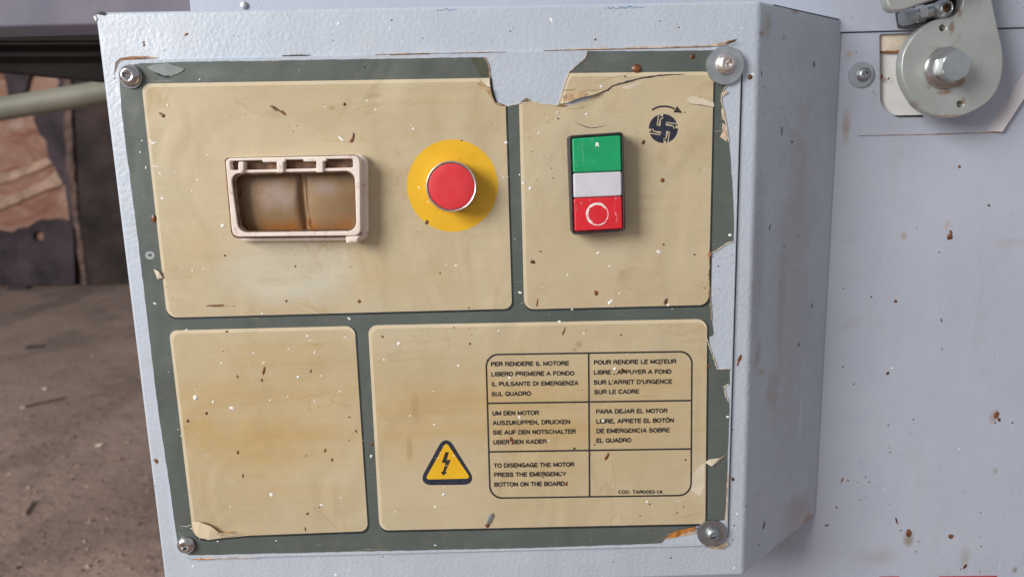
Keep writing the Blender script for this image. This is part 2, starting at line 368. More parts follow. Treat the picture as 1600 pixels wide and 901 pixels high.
def floor_mat():
    t = NT('dusty brown floor')
    c = t.mix(t.ramp(t.noise(1.6, 6, 0.6), 0.3, 0.7), (0.235, 0.160, 0.127), (0.36, 0.257, 0.208))
    c = t.mix(t.math('MULTIPLY', t.ramp(t.noise(1.0, 6, 0.7, t.scale((11, 3.5, 9))), 0.52, 0.75), 0.5), c, (0.15, 0.104, 0.084))
    c = t.mix(t.math('MULTIPLY', t.ramp(t.noise(1.0, 6, 0.7, t.scale((30, 10, 10))), 0.56, 0.72), 0.5), c, (0.12, 0.088, 0.072))
    c = t.mix(t.math('MULTIPLY', t.ramp(t.noise(1.0, 4, 0.7, t.scale((70, 28, 10))), 0.66, 0.72), 0.5), c, (0.40, 0.35, 0.30))
    c = t.mix(t.math('MULTIPLY', t.ramp(t.noise(4.0, 5, 0.6, t.scale((1, .5, 1))), 0.5, 0.62), 0.6), c, (0.15, 0.104, 0.084))
    t.bump(t.noise(9, 6, 0.65), 0.02, 0.7); t.bump(t.noise(50, 4), 0.003)
    return t.fin(c, 0.85)
M['floor'] = floor_mat()
def board_mat():
    t = NT('peeled orange board')
    wv = t.noise(1.0, 6, 0.65, t.scale((3, 2, 7)), 1.6)
    c = t.mix(t.ramp(wv, 0.3, 0.7), (0.29, 0.115, 0.07), (0.52, 0.32, 0.23))
    c = t.mix(t.math('MULTIPLY', t.ramp(t.noise(5, 5), 0.55, 0.7), 0.6), c, (0.62, 0.50, 0.42))
    t.bump(t.noise(8, 5), 0.02)
    return t.fin(c, 0.7)
M['board'] = board_mat()
M['ridge'] = simple('pale split wood', (0.54, 0.35, 0.25), 0.7, var=0.35, nsc=14, bump=0.01, bsc=14)
M['bark'] = simple('dark violet crust', (0.065, 0.045, 0.055), 0.75, var=0.6, nsc=5, bump=0.006, bsc=20)
M['post'] = simple('dark brown post', (0.042, 0.026, 0.022), 0.75, var=0.7, nsc=5, bump=0.005, bsc=20)
M['postedge'] = simple('frayed brown edge', (0.17, 0.11, 0.085), 0.8, var=0.5, nsc=18, bump=0.01, bsc=20)
M['wall'] = simple('dim shed wall', (0.05, 0.045, 0.045), 0.9)
M['wood'] = simple('pale wood chip', (0.62, 0.55, 0.45), 0.7)
M['stick'] = simple('brown stick', (0.16, 0.10, 0.07), 0.8)
M['stickpale'] = simple('pale brown stick', (0.34, 0.25, 0.19), 0.8)
M['debris'] = simple('dark scrap', (0.05, 0.042, 0.045), 0.8)
# ------------------------------------------------------------------ setting
def struct(o): o['kind'] = 'structure'; return o
struct(box('floor', -8, 8, -3, 9, -0.05, 0.0, M['floor'], smooth=0))
struct(box('back_wall', -8, 8, 5.2, 5.3, 0.0, 3.2, M['wall'], smooth=0))
# ------------------------------------------------------------------ machine cabinet
xl = P(298, 8, D).x
cab = thing('machine_cabinet', 'lilac grey painted machine cabinet with rust specks behind the slanted control box', 'machine', (0.3, D, 0))
seamz = P(1317, 51, D).z; seamz2 = P(1600, 43, D).z
def rect_world(x0, x1, z0, z1): return [Vector((x0, 0, z0)), Vector((x1, 0, z0)), Vector((x1, 0, z1)), Vector((x0, 0, z1))]
box('carcass', xl+.004, 1.1, D+.012, 0.75, 0.0, 1.25, M['paint_cabinet'], cab)
XR = 1.1
me = curve_mesh([[Vector((xl, 0, seamz)), Vector((xl, 0, 1.25)), Vector((XR, 0, 1.25)), Vector((XR, 0, seamz2+.0))]], D-.0015, .012, .0006)
link('upper_panel', me, M['paint_cabinet'], cab)
# lower panel with the oblong slot cut through it
slot = rounded([(1375, 54), (1475, 51), (1475, 179), (1376, 181)], [3, 3, 3, 30])
L = [Vector((xl, 0, 0.0)), Vector((xl, 0, seamz-.0005)), Vector((XR, 0, seamz2-.0005)), Vector((XR, 0, 0.0))]
sl3 = [P(x, y, D) for x, y in slot]
link('lower_panel', curve_mesh([L, sl3], D, .010, .0005), M['paint_cabinet'], cab)
plate('slot_plate', [[(1360, 84), (1490, 81), (1490, 196), (1360, 196)]], D+.0035, .004, M['slotwhite'], cab, label='white plastic plate seen through the slot')
plate('slot_strip', [[(1371, 54), (1490, 51), (1490, 79.5), (1371, 80.5)]], D+.002, .005, M['slotcream'], cab, bevel=.0006, label='cream strip across the top of the slot')
plate('rust_line', [jag([(1372, 80), (1440, 78), (1440, 81), (1400, 83), (1372, 83)], .5, 6)], D+.0018, .0003, M['rust'], cab, kind='stuff')
# raised bracket plate: rusty lower edge and the pale folded diagonal strip on the right
def tri_mesh(pts3, name):
    bm = bmesh.new(); vs = [bm.verts.new(p) for p in pts3]; bm.faces.new(vs); return from_bm(bm, name)
a1, a2 = P(1541, 205, D), P(1640, 52, D); b1, b2 = P(1566, 206, D-.0035), P(1665, 55, D-.0035)
bm = bmesh.new()
b3, b4 = P(1567, 206.5, D), P(1666, 55, D)
vs = [bm.verts.new(p) for p in (a1, a2, b2, b1)]; ws = [bm.verts.new(p) for p in (P(1541,205,D+.002), P(1640,52,D+.002), b4+Vector((0,.002,0)), b3+Vector((0,.002,0)))]
bm.faces.new(vs)
for i in range(4): bm.faces.new((vs[i], vs[(i+1) % 4], ws[(i+1) % 4], ws[i]))
bmesh.ops.triangulate(bm, faces=bm.faces)
M['strip'] = paint('pale warm strip paint', (0.52, 0.49, 0.52), (0.56, 0.53, 0.55), 0.0001, 0.4, 0.8, bsc=200)
link('folded_strip', from_bm(bm, 'folded_strip'), M['strip'], cab, smooth=0)
plate('rust_line', [jag([(1342, 211.8), (1450, 209.4), (1568, 205.8), (1568, 207.3), (1450, 210.6), (1342, 212.4)], .35, 7)], D-.0004, .0004, M['dullrust'], cab, kind='stuff')
plate('slot_gap', [[(1396, 180.5), (1442, 179.5), (1442, 183), (1404, 183.5)]], D-.0003, .0003, M['dark'], cab, kind='stuff')
plate('sticker', [[(1374, 900), (1405, 899.5), (1405, 930), (1374, 930)]], D-.0002, .0002, M['redprint'], cab, label='red sticker cut off at the lower edge')
plate('sticker', [[(1467, 899.6), (1558, 898.8), (1558, 930), (1467, 930)]], D-.0002, .0002, M['redprint'], cab, label='wider red sticker cut off at the lower edge')
# ------------------------------------------------------------------ screws
def socket_screw(px, py, Y, rh, ht, parent, mat='chrome', hx=0.42, washer=None, wmat='zinc', wth=.0016, woff=(0, 0), rot=0.3, name='screw', label=None):
    """round head screw with hexagon socket; rh in metres"""
    c = P(px, py, Y)
    base = wth if washer else 0.0
    prof = [(rh*.96, -.001, 0), (rh, base+.0004, 0), (rh, base+ht*.22, 0), (rh*.93, base+ht*.50, 0), (rh*.80, base+ht*.76, 0), (rh*.64, base+ht*.93, 0), (rh*.54, base+ht, 0),
            (rh*(hx+.05), base+ht, .4), (rh*hx, base+ht*.96, 1), (rh*hx*.97, base+ht*.25, 1), (rh*hx*.5, base+ht*.12, .3), (rh*.02, base+ht*.05, 0)]
    s = rings(name, c, prof, M[mat], parent, rot=rot, label=label, smooth=40)
    if washer:
        wc = P(px+woff[0], py+woff[1], Y)
        rings('washer', wc, [(washer, 0, 0), (washer, wth*.75, 0), (washer*.985, wth, 0), (washer*.3, wth, 0), (washer*.05, wth*.98, 0)], M[wmat], s, seg=48, smooth=30)
    return s
socket_screw(1348, 117, D-.0001, .0044, .0030, cab, 'zincdull', .42, .0078, 'zinc', .0012, (-3, 0))
# ------------------------------------------------------------------ cam lever and clamp bar
lev = thing('cam_lever', 'grey steel cam plate with two drilled holes and a big hex bolt', 'lever', P(1476, 107, D))
outl = [(1409, 107), (1412, 83), (1425, 60), (1441, 43), (1460, 32), (1475, 28.5), (1490, 25), (1500, 16), (1505, 3), (1507, -30), (1510, -90), (1540, -90), (1546, -30),
        (1550, 0), (1556, 30), (1562, 56), (1566, 75), (1567.5, 95), (1566, 115), (1560, 137), (1550, 153), (1537, 165), (1512, 178), (1485, 184.5), (1457, 180), (1435, 167), (1420, 146), (1411.5, 126)]
def smoothloop(pts, k=4):
    out = []; N_ = len(pts)
    for i in range(N_):
        p0, p1, p2, p3 = [Vector(pts[(i+j-1) % N_]).to_2d() for j in range(4)]
        for j in range(k):
            t = j/k
            out.append(tuple(0.5*((2*p1)+(-p0+p2)*t+(2*p0-5*p1+4*p2-p3)*t*t+(-p0+3*p1-3*p2+p3)*t**3)))
    return out
plate('cam_plate', [smoothloop(outl), circ(1473.5, 44, 5.2, 20), circ(1500.5, 163, 5.0, 20)], D-.022, .0075, M['cam'], lev, bevel=.0007)
bc = P(1476, 107, D-.022)
plate('hole_backing', [circ(1470, 45, 12, 20)], D-.013, .001, M['rust'], lev, kind='stuff')
w_ = rings('washer', bc, [(.0124, -.0005, 0), (.0124, .0010, 0), (.0118, .0024, 0), (.0100, .0035, 0), (.0083, .0036, 0), (.0005, .0036, 0)], M['chrome'], lev, seg=48)
hb = rings('bolt', bc+Vector((0, -.0036, 0)), [(.0092, 0, 1), (.0094, .0072, 1), (.0088, .0080, .6), (.0080, .0084, 0), (.0003, .0084, 0)], M['zinc'], lev, seg=48, rot=0.55, smooth=25)
tube('lever_hub', P(1476, 107, D-.0145), P(1476, 107, D-.0145)+Vector((0, .016, 0)), .012, M['zincdull'], lev)
bar = thing('clamp_bar', 'grey clamp bar with socket screw above the cam plate', 'clamp', P(1440, 20, D))
plate('bar', [rounded([(1370, -60), (1384, -2), (1391, 19), (1412, 17), (1462, -1), (1520, -30), (1500, -90)], [2, 12, 14, 8, 2, 2, 2])], D-.034, .008, M['cam'], bar, bevel=.0012)
plate('cavity_block', [[(1408, 8), (1500, -10), (1498, 22), (1478, 29), (1455, 33), (1413, 40)]], D-.010, .009, M['black'], bar, bevel=.001)  # black piece also paints in the shaded cavity behind the bar
c0 = P(1419, 27, D-.018)
tube('nut', P(1409, 29, D-.018), P(1427, 25, D-.018), .0048, M['zincdull'], bar, seg=6, smooth=20)
tube('rod', P(1427, 24, D-.018), P(1462, 16, D-.018), .0040, M['zinc'], bar, seg=20)
tube('nut', P(1432, 23.5, D-.018), P(1444, 21, D-.018), .0050, M['chrome'], bar, seg=6, smooth=20)
socket_screw(1470, 16, D-.019, .0056, .007, bar, 'zincdull', .52, name='socket_screw')
rings('socket_rust', P(1470, 16, D-.019)+Vector((0, -.0025, 0)), [(.0029, 0, 1), (.0001, .0002, 0)], M['rust'], bar)
# ------------------------------------------------------------------ machine table edge, frame steel, background
pz = P(60, 42, D+.03).z
tb = box('machine_table', -1.2, xl-.001, D+.03, 0.13, pz, pz+.30, M['purple'], None, bevel=.002)
tag(tb, 'violet grey machine table edge above the dark frame at the upper left', 'machine table')
fr = thing('frame_beam', 'brown steel frame beam, coloured dark for the shade under the table edge', 'beam', P(100, 100, .52))
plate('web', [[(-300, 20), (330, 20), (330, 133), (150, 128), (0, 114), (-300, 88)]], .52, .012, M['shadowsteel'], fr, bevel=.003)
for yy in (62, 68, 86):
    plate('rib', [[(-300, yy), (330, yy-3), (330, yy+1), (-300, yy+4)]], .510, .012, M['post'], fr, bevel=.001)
pp = tube('pipe', P(-120, 190, 0.95), P(300, 122, 0.95), .0205, M['pipe'])
tag(pp, 'grey green pipe crossing in front of the peeling orange board', 'pipe')
YB = onz(60, 447).y
bd = thing('peeling_board', 'tall board with orange wood bared where the dark crust has peeled away', 'board', onz(40, 447))
q = lambda x, y: (x, y)
me = curve_mesh([[Vector((P(-300, 100, YB+.03).x, 0, 0)), Vector((P(118, 447, YB+.03).x, 0, 0)), Vector((P(104, 60, YB+.03).x, 0, P(104, 20, YB+.03).z)), Vector((P(-300, 20, YB+.03).x, 0, P(104, 20, YB+.03).z))]], YB+.03, .05)
link('board', me, M['board'], bd)
hole = jag([(-200, 100), (-20, 100), (6, 118), (12, 150), (8, 175), (22, 160), (40, 140), (48, 110), (86, 108), (92, 130), (88, 145), (56, 168), (52, 188), (62, 210), (73, 224), (75, 247), (88, 267),
            (100, 287), (104, 310), (107, 333), (108, 346), (97, 344), (82, 342), (62, 343), (43, 355), (27, 357), (17, 364), (3, 362), (-60, 350), (-200, 350)], 1.6, 7, 3)
outer = [(-300, 445), (-300, 20), (106, 20), (104, 60), (117, 445)]
plate('crust', [outer, hole, jag(circ(60, 369, 9, 10, 8), 1.5, 5, 4)], YB, .03, M['bark'], bd)
bump_rows = []
plate('board_ridge', [smoothloop([(-80, 322), (-20, 314), (30, 300), (75, 276), (88, 266), (97, 288), (70, 298), (30, 316), (-20, 334), (-80, 344)])], YB+.012, .02, M['ridge'], bd, bevel=.008)
plate('board_ridge', [smoothloop([(-80, 286), (0, 272), (50, 256), (76, 246), (82, 256), (50, 270), (0, 288), (-80, 302)])], YB+.016, .016, M['ridge'], bd, bevel=.006)
po = thing('wall_post', 'dark brown post with frayed pale edge beside the orange board', 'post', onz(160, 445))
plate('post', [[(110, 20), (340, 20), (330, 441), (129, 446)]], YB-.02, .25, M['post'], po)
plate('frayed_edge', [jag([(98, 60), (108, 60), (112, 200), (118, 300), (128, 380), (136, 444), (128, 446), (120, 380), (108, 300), (100, 200)], 1.8, 10, 9)], YB-.03, .03, M['postedge'], po)
# litter on the floor
def chip(px, py, l, w, a, mat, name, label, cat, group=None):
    c = onz(px, py); bm = bmesh.new(); rnd = random.Random(px)
    L_ = [(-l/2, -w/2), (l/2*.9, -w/2*.8), (l/2, w/2*.6), (-l/2*.85, w/2)]
    t_ = min(l, w)*.35
    lo = [bm.verts.new((x+rnd.uniform(-.1, .1)*w, y, 0)) for x, y in L_]; hi = [bm.verts.new((x*.94, y*.9, t_*(1+rnd.uniform(-.3, .3)))) for x, y in L_]
    bm.faces.new(lo[::-1]); bm.faces.new(hi)
    for i in range(4): bm.faces.new((lo[i], lo[(i+1) % 4], hi[(i+1) % 4], hi[i]))
    me = from_bm(bm, name); me.transform(Matrix.Rotation(a, 4, 'Z'))
    o = link(name, me, M[mat], None, smooth=0); o.location = c+Vector((0, 0, .0005)); return tag(o, label, cat, group)
chip(156, 696, .017, .010, -.1, 'wood', 'wood_chip', 'pale wood chip lying on the brown floor right beside the box edge', 'wood chip', 'wood chips on the floor')
chip(70, 608, .016, .010, -.2, 'wood', 'wood_chip', 'pale wood chip on the floor just above the long thin stick', 'wood chip', 'wood chips on the floor')
chip(36, 637, .012, .010, .6, 'wood', 'wood_chip', 'pale wood chip on the floor at the left end of the long thin stick', 'wood chip', 'wood chips on the floor')
chip(199, 691, .013, .008, .1, 'stickpale', 'wood_chip', 'tan wood chip on the floor touching the outline of the box', 'wood chip', 'wood chips on the floor')
chip(201, 890, .010, .006, .1, 'stickpale', 'wood_chip', 'tan wood chip on the floor nearest to the lower picture edge', 'wood chip', 'wood chips on the floor')
rc = random.Random(5); bm = bmesh.new()
for _ in range(900):
    c_ = onz(rc.uniform(-60, 300), rc.uniform(452, 960)); r_ = rc.choice((.002, .003, .003, .005))*rc.uniform(.6, 1.3)
    vs_ = [bm.verts.new(c_+Vector((rc.uniform(-1, 1)*r_*1.5, rc.uniform(-1, 1)*r_*1.5, 0))) for _q in range(3)]+[bm.verts.new(c_+Vector((rc.uniform(-.4, .4)*r_, rc.uniform(-.4, .4)*r_, r_)))]
    for t3 in ((0, 1, 3), (1, 2, 3), (2, 0, 3)): bm.faces.new([vs_[q_] for q_ in t3])
cr = link('floor_crumbs', from_bm(bm, 'floor_crumbs'), simple('mixed floor crumbs', (0.26, 0.18, 0.14), .9, var=.8, nsc=60), None, kind='stuff', smooth=0)
tag(cr, 'scattered brown crumbs and grit on the dusty floor', 'grit')
def stick(x0, y0, x1, y1, r, mat, label):
    o = tube('stick', onz(x0, y0)+Vector((0, 0, r)), onz(x1, y1)+Vector((0, 0, r)), r, M[mat], None, seg=8, r2=r*.7); tag(o, label, 'stick', 'sticks on the floor')
stick(38, 637, 103, 622, .0035, 'stick', 'long thin brown stick lying level on the floor')
stick(38, 806, 52, 784, .0035, 'stickpale', 'short pale stick lying slantwise on the floor near the lower corner')
o = chip(55, 543, .055, .022, .3, 'debris', 'scrap', 'flat dark scrap lying on the floor below the orange board', 'scrap')
chip(32, 452, .10, .05, 0.1, 'debris', 'scrap', 'larger dark scrap on the floor at the foot of the orange board', 'scrap')
# ------------------------------------------------------------------ CONTROL BOX
cb = thing('control_box', 'grey blue slanted control box with cracked cream panel sheet, buttons and four screws', 'control box', P(660, 922, .0))
fTL, fTR, fBR, fBL = P(147.5, 19), P(1187, 1), P(1161, 899), P(259, 926)
bTR, bBR = P(1315, 28, D-.001), P(1273, 806, D-.001)
topz = (fTR.z+bTR.z)/2
bTL = Vector((fTL.x, D-.001, fTL.z)); bBL = Vector((fBL.x, D-.001, fBL.z))
bm = bmesh.new(); A = [bm.verts.new(p) for p in (fTL, fTR, fBR, fBL)]; B = [bm.verts.new(p) for p in (bTL, bTR, bBR, bBL)]
bm.faces.new(A); bm.faces.new(B[::-1])
for i in range(4): bm.faces.new((A[i], A[(i+1) % 4], B[(i+1) % 4], B[i]))
bmesh.ops.recalc_face_normals(bm, faces=bm.faces)
fe = [e for e in bm.edges if not all(vt in B for vt in e.verts)]
re = [e for e in bm.edges if set(e.verts) == {A[1], A[2]}]
bmesh.ops.bevel(bm, geom=fe, offset=.0022, segments=5, affect='EDGES', profile=0.5)
bmesh.ops.triangulate(bm, faces=[f for f in bm.faces if len(f.verts) > 4])
link('housing', from_bm(bm, 'housing'), M['paint_box'], cb, smooth=50)
sn = (fBR-fTR).cross(bTR-fTR).normalized()
if sn.y > 0: sn = -sn
YP = -.0015                      # front of the cover plate
YS = YP-.00025                   # front of the printed sheet
PQ = [(180, 94), (1160, 72), (1137, 852), (278, 874)]
plate('cover_plate', [rounded(PQ, 20, 8)], YP, .0035, M['paint_box'], cb, bevel=.0006)
plate('seam_shadow', [[(1158.5, 95), (1161, 95), (1138, 838), (1136, 838)]], -.0002, .0002, M['dark'], cb, kind='stuff', label='painted shadow along the right edge of the plate')  # thin dark strip paints the shadow beside the raised plate
sheet = [(221, 99), (300, 96.5), (420, 95), (560, 92.5), (757, 89.5), (762, 98), (764.5, 110), (766, 137), (769, 148), (774, 160), (791, 166), (811, 162), (832, 158.5), (847, 162.5),
         (872, 164.5), (877, 150), (883, 128), (889, 114), (903, 101), (914, 92), (919, 80), (1000, 80), (1122, 78.5), (1150, 100), (1142, 125), (1136, 132), (1128, 148), (1127, 156), (1130, 172), (1135, 196),
         (1139, 222), (1144, 290), (1146.5, 350), (1146, 377), (1133, 382), (1125, 388), (1109, 397), (1107.5, 430), (1110, 470), (1112, 500), (1115, 521), (1112, 525), (1104, 526),
         (1108, 540), (1121, 576), (1140, 576), (1140, 600), (1131, 604), (1134, 618), (1139, 628), (1139.5, 640), (1137, 700), (1134.5, 780), (1132, 812), (1100, 815), (1087, 822), (1040, 841), (1033, 848), (900, 853), (820, 855.5), (600, 860), (400, 864.5), (297, 867),
         (284, 862), (277, 845), (274, 826), (262, 740), (247, 640), (231, 505), (210, 330), (196, 225), (189, 165), (187, 122), (196, 104)]
ls = plate('label_sheet', [jag(sheet, .45, 9, 5)], YS, .00025, M['olive'], cb, label='grey green printed sheet, torn at the top and right')
e = .00003
# cream panels: each with its navy drop line, pale upper left edge and cream face
cTL = rounded([(221, 131), (765, 122), (766.5, 137), (769, 148), (774, 160), (790, 166), (800, 482), (261, 496)], [14, 0, 0, 0, 0, 0, 12, 16])
cTR = rounded([(811, 163), (832, 159), (847, 163), (872, 165), (877, 150), (883, 129), (889, 114.5), (1115, 112), (1107, 476), (819, 483)], [0, 0, 0, 0, 0, 0, 0, 16, 14, 15])
cBL = rounded([(264, 516), (554, 509), (575, 829), (383, 836), (325, 842), (302, 838)], [12, 14, 12, 0, 0, 14])
cBR = rounded([(575, 508), (1105, 498), (1102, 817.5), (593, 828)], [14, 16, 8, 14])
for L_ in (cTL, cTR, cBL, cBR):
    cx = sum(p[0] for p in L_)/len(L_); cy = sum(p[1] for p in L_)/len(L_)
    x0 = min(p[0] for p in L_); x1 = max(p[0] for p in L_); y0 = min(p[1] for p in L_); y1 = max(p[1] for p in L_)
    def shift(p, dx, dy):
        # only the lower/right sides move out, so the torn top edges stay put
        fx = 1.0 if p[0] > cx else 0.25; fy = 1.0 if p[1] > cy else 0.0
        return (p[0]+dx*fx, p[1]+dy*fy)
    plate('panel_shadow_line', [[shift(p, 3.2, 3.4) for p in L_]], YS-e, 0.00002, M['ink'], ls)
    plate('panel_edge', [L_], YS-2*e, 0.00002, M['creamedge'], ls)
    def inn(p):
        fx = 5.0 if p[0] < cx else (0.0); fy = 5.5 if (p[1] < cy and not (735 < p[0] < 890 and p[1] > 122.5 and cy < 400)) else 0.0
        if p[0] > x1-1.5: fx = 0
        return (p[0]+fx, p[1]+fy)
    plate('printed_panel', [[inn(p) for p in L_]], YS-3*e, 0.00002, M['cream'], ls)
YT = YS-4.5*e
plate('yellow_disc', [circ(707, 290, 71, 72, 72)], YT, .00002, M['yellow'], ls)
# text table
def stroke(pts, w):
    """open polyline to a closed loop of width w"""
    Lf, Rt = [], []
    for i, p in enumerate(pts):
        a = Vector(pts[max(0, i-1)]).to_2d(); b = Vector(pts[min(len(pts)-1, i+1)]).to_2d(); d = (b-a).normalized(); nn = Vector((-d.y, d.x))
        ww = w[i] if isinstance(w, (list, tuple)) else w
        p = Vector(p).to_2d(); k = 1.0
        if 0 < i < len(pts)-1:
            e1 = (p-a).normalized(); k = 1/max(.5, abs(Vector((-e1.y, e1.x)).dot(nn)))
        Lf.append(tuple(p+nn*ww/2*k)); Rt.append(tuple(p-nn*ww/2*k))
    return Lf+Rt[::-1]
TO = rounded([(758, 552.5), (1082.5, 547.5), (1081, 774.5), (764.6, 779)], 20, 8); TI = rounded([(760.7, 555.1), (1079.9, 550.2), (1078.5, 772.0), (767.2, 776.4)], 18, 8)
plate('table_line', [TO, TI], YT, .00002, M['inktext'], ls)
plate('table_line', [stroke([(919.8, 551), (921.2, 776)], 2.6)], YT-e, .00002, M['inktext'], ls)
plate('table_line', [stroke([(761, 629.7), (1081.6, 625.3)], 2.6)], YT-e*1.5, .00002, M['inktext'], ls)
plate('table_line', [stroke([(763.4, 705.4), (1081, 700.8)], 2.6)], YT-e*1.5, .00002, M['inktext'], ls)
def arc_(cx, cy, rx, ry, a0, a1, k=9):
    return [(cx+rx*math.cos(math.radians(a0+(a1-a0)*i/k)), cy+ry*math.sin(math.radians(a0+(a1-a0)*i/k))) for i in range(k+1)]
GL = {'A': (.74, [[(.04, 0), (.37, 1), (.70, 0)], [(.14, .30), (.60, .30)]]),
 'B': (.68, [[(.10, 0), (.10, 1), (.38, 1)]+arc_(.38, .76, .22, .24, 90, -90)+[(.12, .52)], [(.38, .52)]+arc_(.38, .26, .25, .26, 90, -90)+[(.10, 0)]]),
 'C': (.72, [arc_(.38, .5, .31, .5, 40, 320, 16)]),
 'D': (.72, [[(.10, 0), (.10, 1), (.33, 1)]+arc_(.33, .5, .33, .5, 90, -90, 12)+[(.10, 0)]]),
 'E': (.64, [[(.60, 0), (.10, 0), (.10, 1), (.58, 1)], [(.12, .52), (.54, .52)]]),
 'F': (.60, [[(.10, 0), (.10, 1), (.56, 1)], [(.12, .50), (.50, .50)]]),
 'G': (.76, [arc_(.38, .5, .31, .5, 45, 335, 16)+[(.68, .46), (.42, .46)], [(.68, .44), (.68, 0)]]),
 'H': (.72, [[(.10, 0), (.10, 1)], [(.62, 0), (.62, 1)], [(.12, .52), (.60, .52)]]),
 'I': (.26, [[(.13, 0), (.13, 1)]]),
 'J': (.56, [[(.46, 1), (.46, .26)]+arc_(.26, .26, .20, .26, 0, -180)+[(.06, .34)]]),
 'K': (.70, [[(.10, 0), (.10, 1)], [(.62, 1), (.12, .42)], [(.28, .58), (.66, 0)]]),
 'L': (.58, [[(.10, 1), (.10, 0), (.55, 0)]]),
 'M': (.84, [[(.10, 0), (.10, 1), (.42, .12), (.74, 1), (.74, 0)]]),
 'N': (.72, [[(.10, 0), (.10, 1), (.62, 0), (.62, 1)]]),
 'O': (.78, [arc_(.39, .5, .32, .5, 90, 452, 22)]),
 'P': (.66, [[(.10, 0), (.10, 1), (.36, 1)]+arc_(.36, .73, .24, .27, 90, -90)+[(.12, .46)]]),
 'Q': (.78, [arc_(.39, .5, .32, .5, 90, 452, 22), [(.46, .26), (.72, -.04)]]),
 'R': (.70, [[(.10, 0), (.10, 1), (.38, 1)]+arc_(.38, .75, .23, .25, 90, -90)+[(.12, .50)], [(.38, .50), (.55, .42), (.60, .20), (.63, 0)]]),
 'S': (.68, [arc_(.33, .76, .24, .24, 20, 250, 10)+arc_(.34, .26, .26, .26, 75, -165, 10)]),
 'T': (.62, [[(.02, 1), (.60, 1)], [(.31, .98), (.31, 0)]]),
 'U': (.72, [[(.10, 1), (.10, .32)]+arc_(.36, .32, .26, .32, 180, 360)+[(.62, 1)]]),
 'Y': (.68, [[(.03, 1), (.34, .42), (.65, 1)], [(.34, .44), (.34, 0)]]),
 'Z': (.64, [[(.06, 1), (.58, 1), (.06, 0), (.60, 0)]]),
 ',': (.28, [[(.14, .08), (.14, -.02), (.08, -.18)]]), '.': (.28, [[(.14, 0), (.14, .10)]]), "'": (.22, [[(.11, 1), (.11, .74)]]),
 '-': (.36, [[(.05, .40), (.31, .40)]]), '0': (.58, [arc_(.29, .5, .22, .5, 90, 452, 20)]),
 '1': (.50, [[(.10, .74), (.30, .90), (.30, 1), (.30, 0)]]), '2': (.58, [arc_(.29, .72, .21, .28, 170, -30, 9)+[(.08, 0), (.52, 0)]]),
 '5': (.58, [[(.50, 1), (.16, 1), (.10, .54)]+arc_(.28, .33, .22, .32, 110, -150, 10)]), ' ': (.32, [])}
GL['\u00d3'] = (.78, GL['O'][1]+[[(.36, 1.14), (.48, 1.32)]])
def text(s, z0, z1, cap=24.5, org=(740, 530), sc=3.337, wt=.235):
    a = P(org[0]+z0[0]/sc, org[1]+z0[1]/sc, YT); b = P(org[0]+z1[0]/sc, org[1]+z1[1]/sc, YT)
    hgt = (P(org[0]+z0[0]/sc, org[1]+(z0[1]-cap)/sc, YT)-a).length
    tot = sum(GL[c][0]+.06 for c in s)-.06; X = (b-a).normalized(); Z = Vector((-X.z, 0, X.x)); sx = (b-a).length/tot
    bm = bmesh.new(); cx = 0.0; kk = 0; rn = random.Random(len(s)*31+ord(s[0]))
    for ch in s:
        gw, st = GL[ch]
        for line in st:
            w2 = wt*hgt/2*rn.uniform(.92, 1.1)
            pts = [Vector(((cx+x)*sx, (wt/2+y*(1-wt))*hgt)) for x, y in line]
            for p, r_ in zip(pts, pts[1:]):
                if (r_-p).length < 1e-7: continue
                kk += 1; off = Vector((0, -.000004*(kk % 4+1), 0)); d = (r_-p).normalized(); nn = Vector((-d.y, d.x))*w2; d = d*w2*.55
                bm.faces.new([bm.verts.new(a+X*q_.x+Z*q_.y+off) for q_ in (p-d+nn, p-d-nn, r_+d-nn, r_+d+nn)])
        cx += gw+.06
    me = bpy.data.meshes.new('lettering'); bm.to_mesh(me); bm.free()
    link('lettering', me, M['inktext'], ls, smooth=0)
for s_, a_, b_ in (("PER RENDERE IL MOTORE", (90, 141), (497, 136)), ("LIBERO PREMERE A FONDO", (92, 193), (525, 188)), ("IL PULSANTE DI EMERGENZA", (93, 245), (546, 239)), ("SUL QUADRO", (94, 297), (299, 293)),
                   ("POUR RENDRE LE MOTEUR", (627, 132), (1056, 126)), ("LIBRE , APPUYER A FOND", (627, 184), (1030, 179)), ("SUR L'ARRET D'URGENCE", (626, 236), (1034, 231)), ("SUR LE CADRE", (629, 286), (863, 283)),
                   ("UM DEN MOTOR", (98, 397), (340, 394)), ("AUSZUKUPPEN, DRUCKEN", (100, 447), (503, 441)), ("SIE AUF DEN NOTSCHALTER", (101, 497), (532, 491)), ("UBER DEN KADER", (103, 548), (380, 543)),
                   ("PARA DEJAR EL MOTOR", (638, 388), (1010, 383)), ("LIBRE, APRETE EL BOTÓN", (639, 439), (1044, 433)), ("DE EMERGENCIA SOBRE", (640, 489), (1022, 484)), ("EL QUADRO", (640, 539), (821, 536)),
                   ("TO DISENGAGE THE MOTOR", (106, 669), (524, 663)), ("PRESS THE EMERGENCY", (107, 717), (482, 712)), ("BOTTON ON THE BOARD", (108, 768), (474, 763))):
    text(s_, a_, b_)
text("COD. TAR0052-1A", (754, 804), (985, 803), 19)
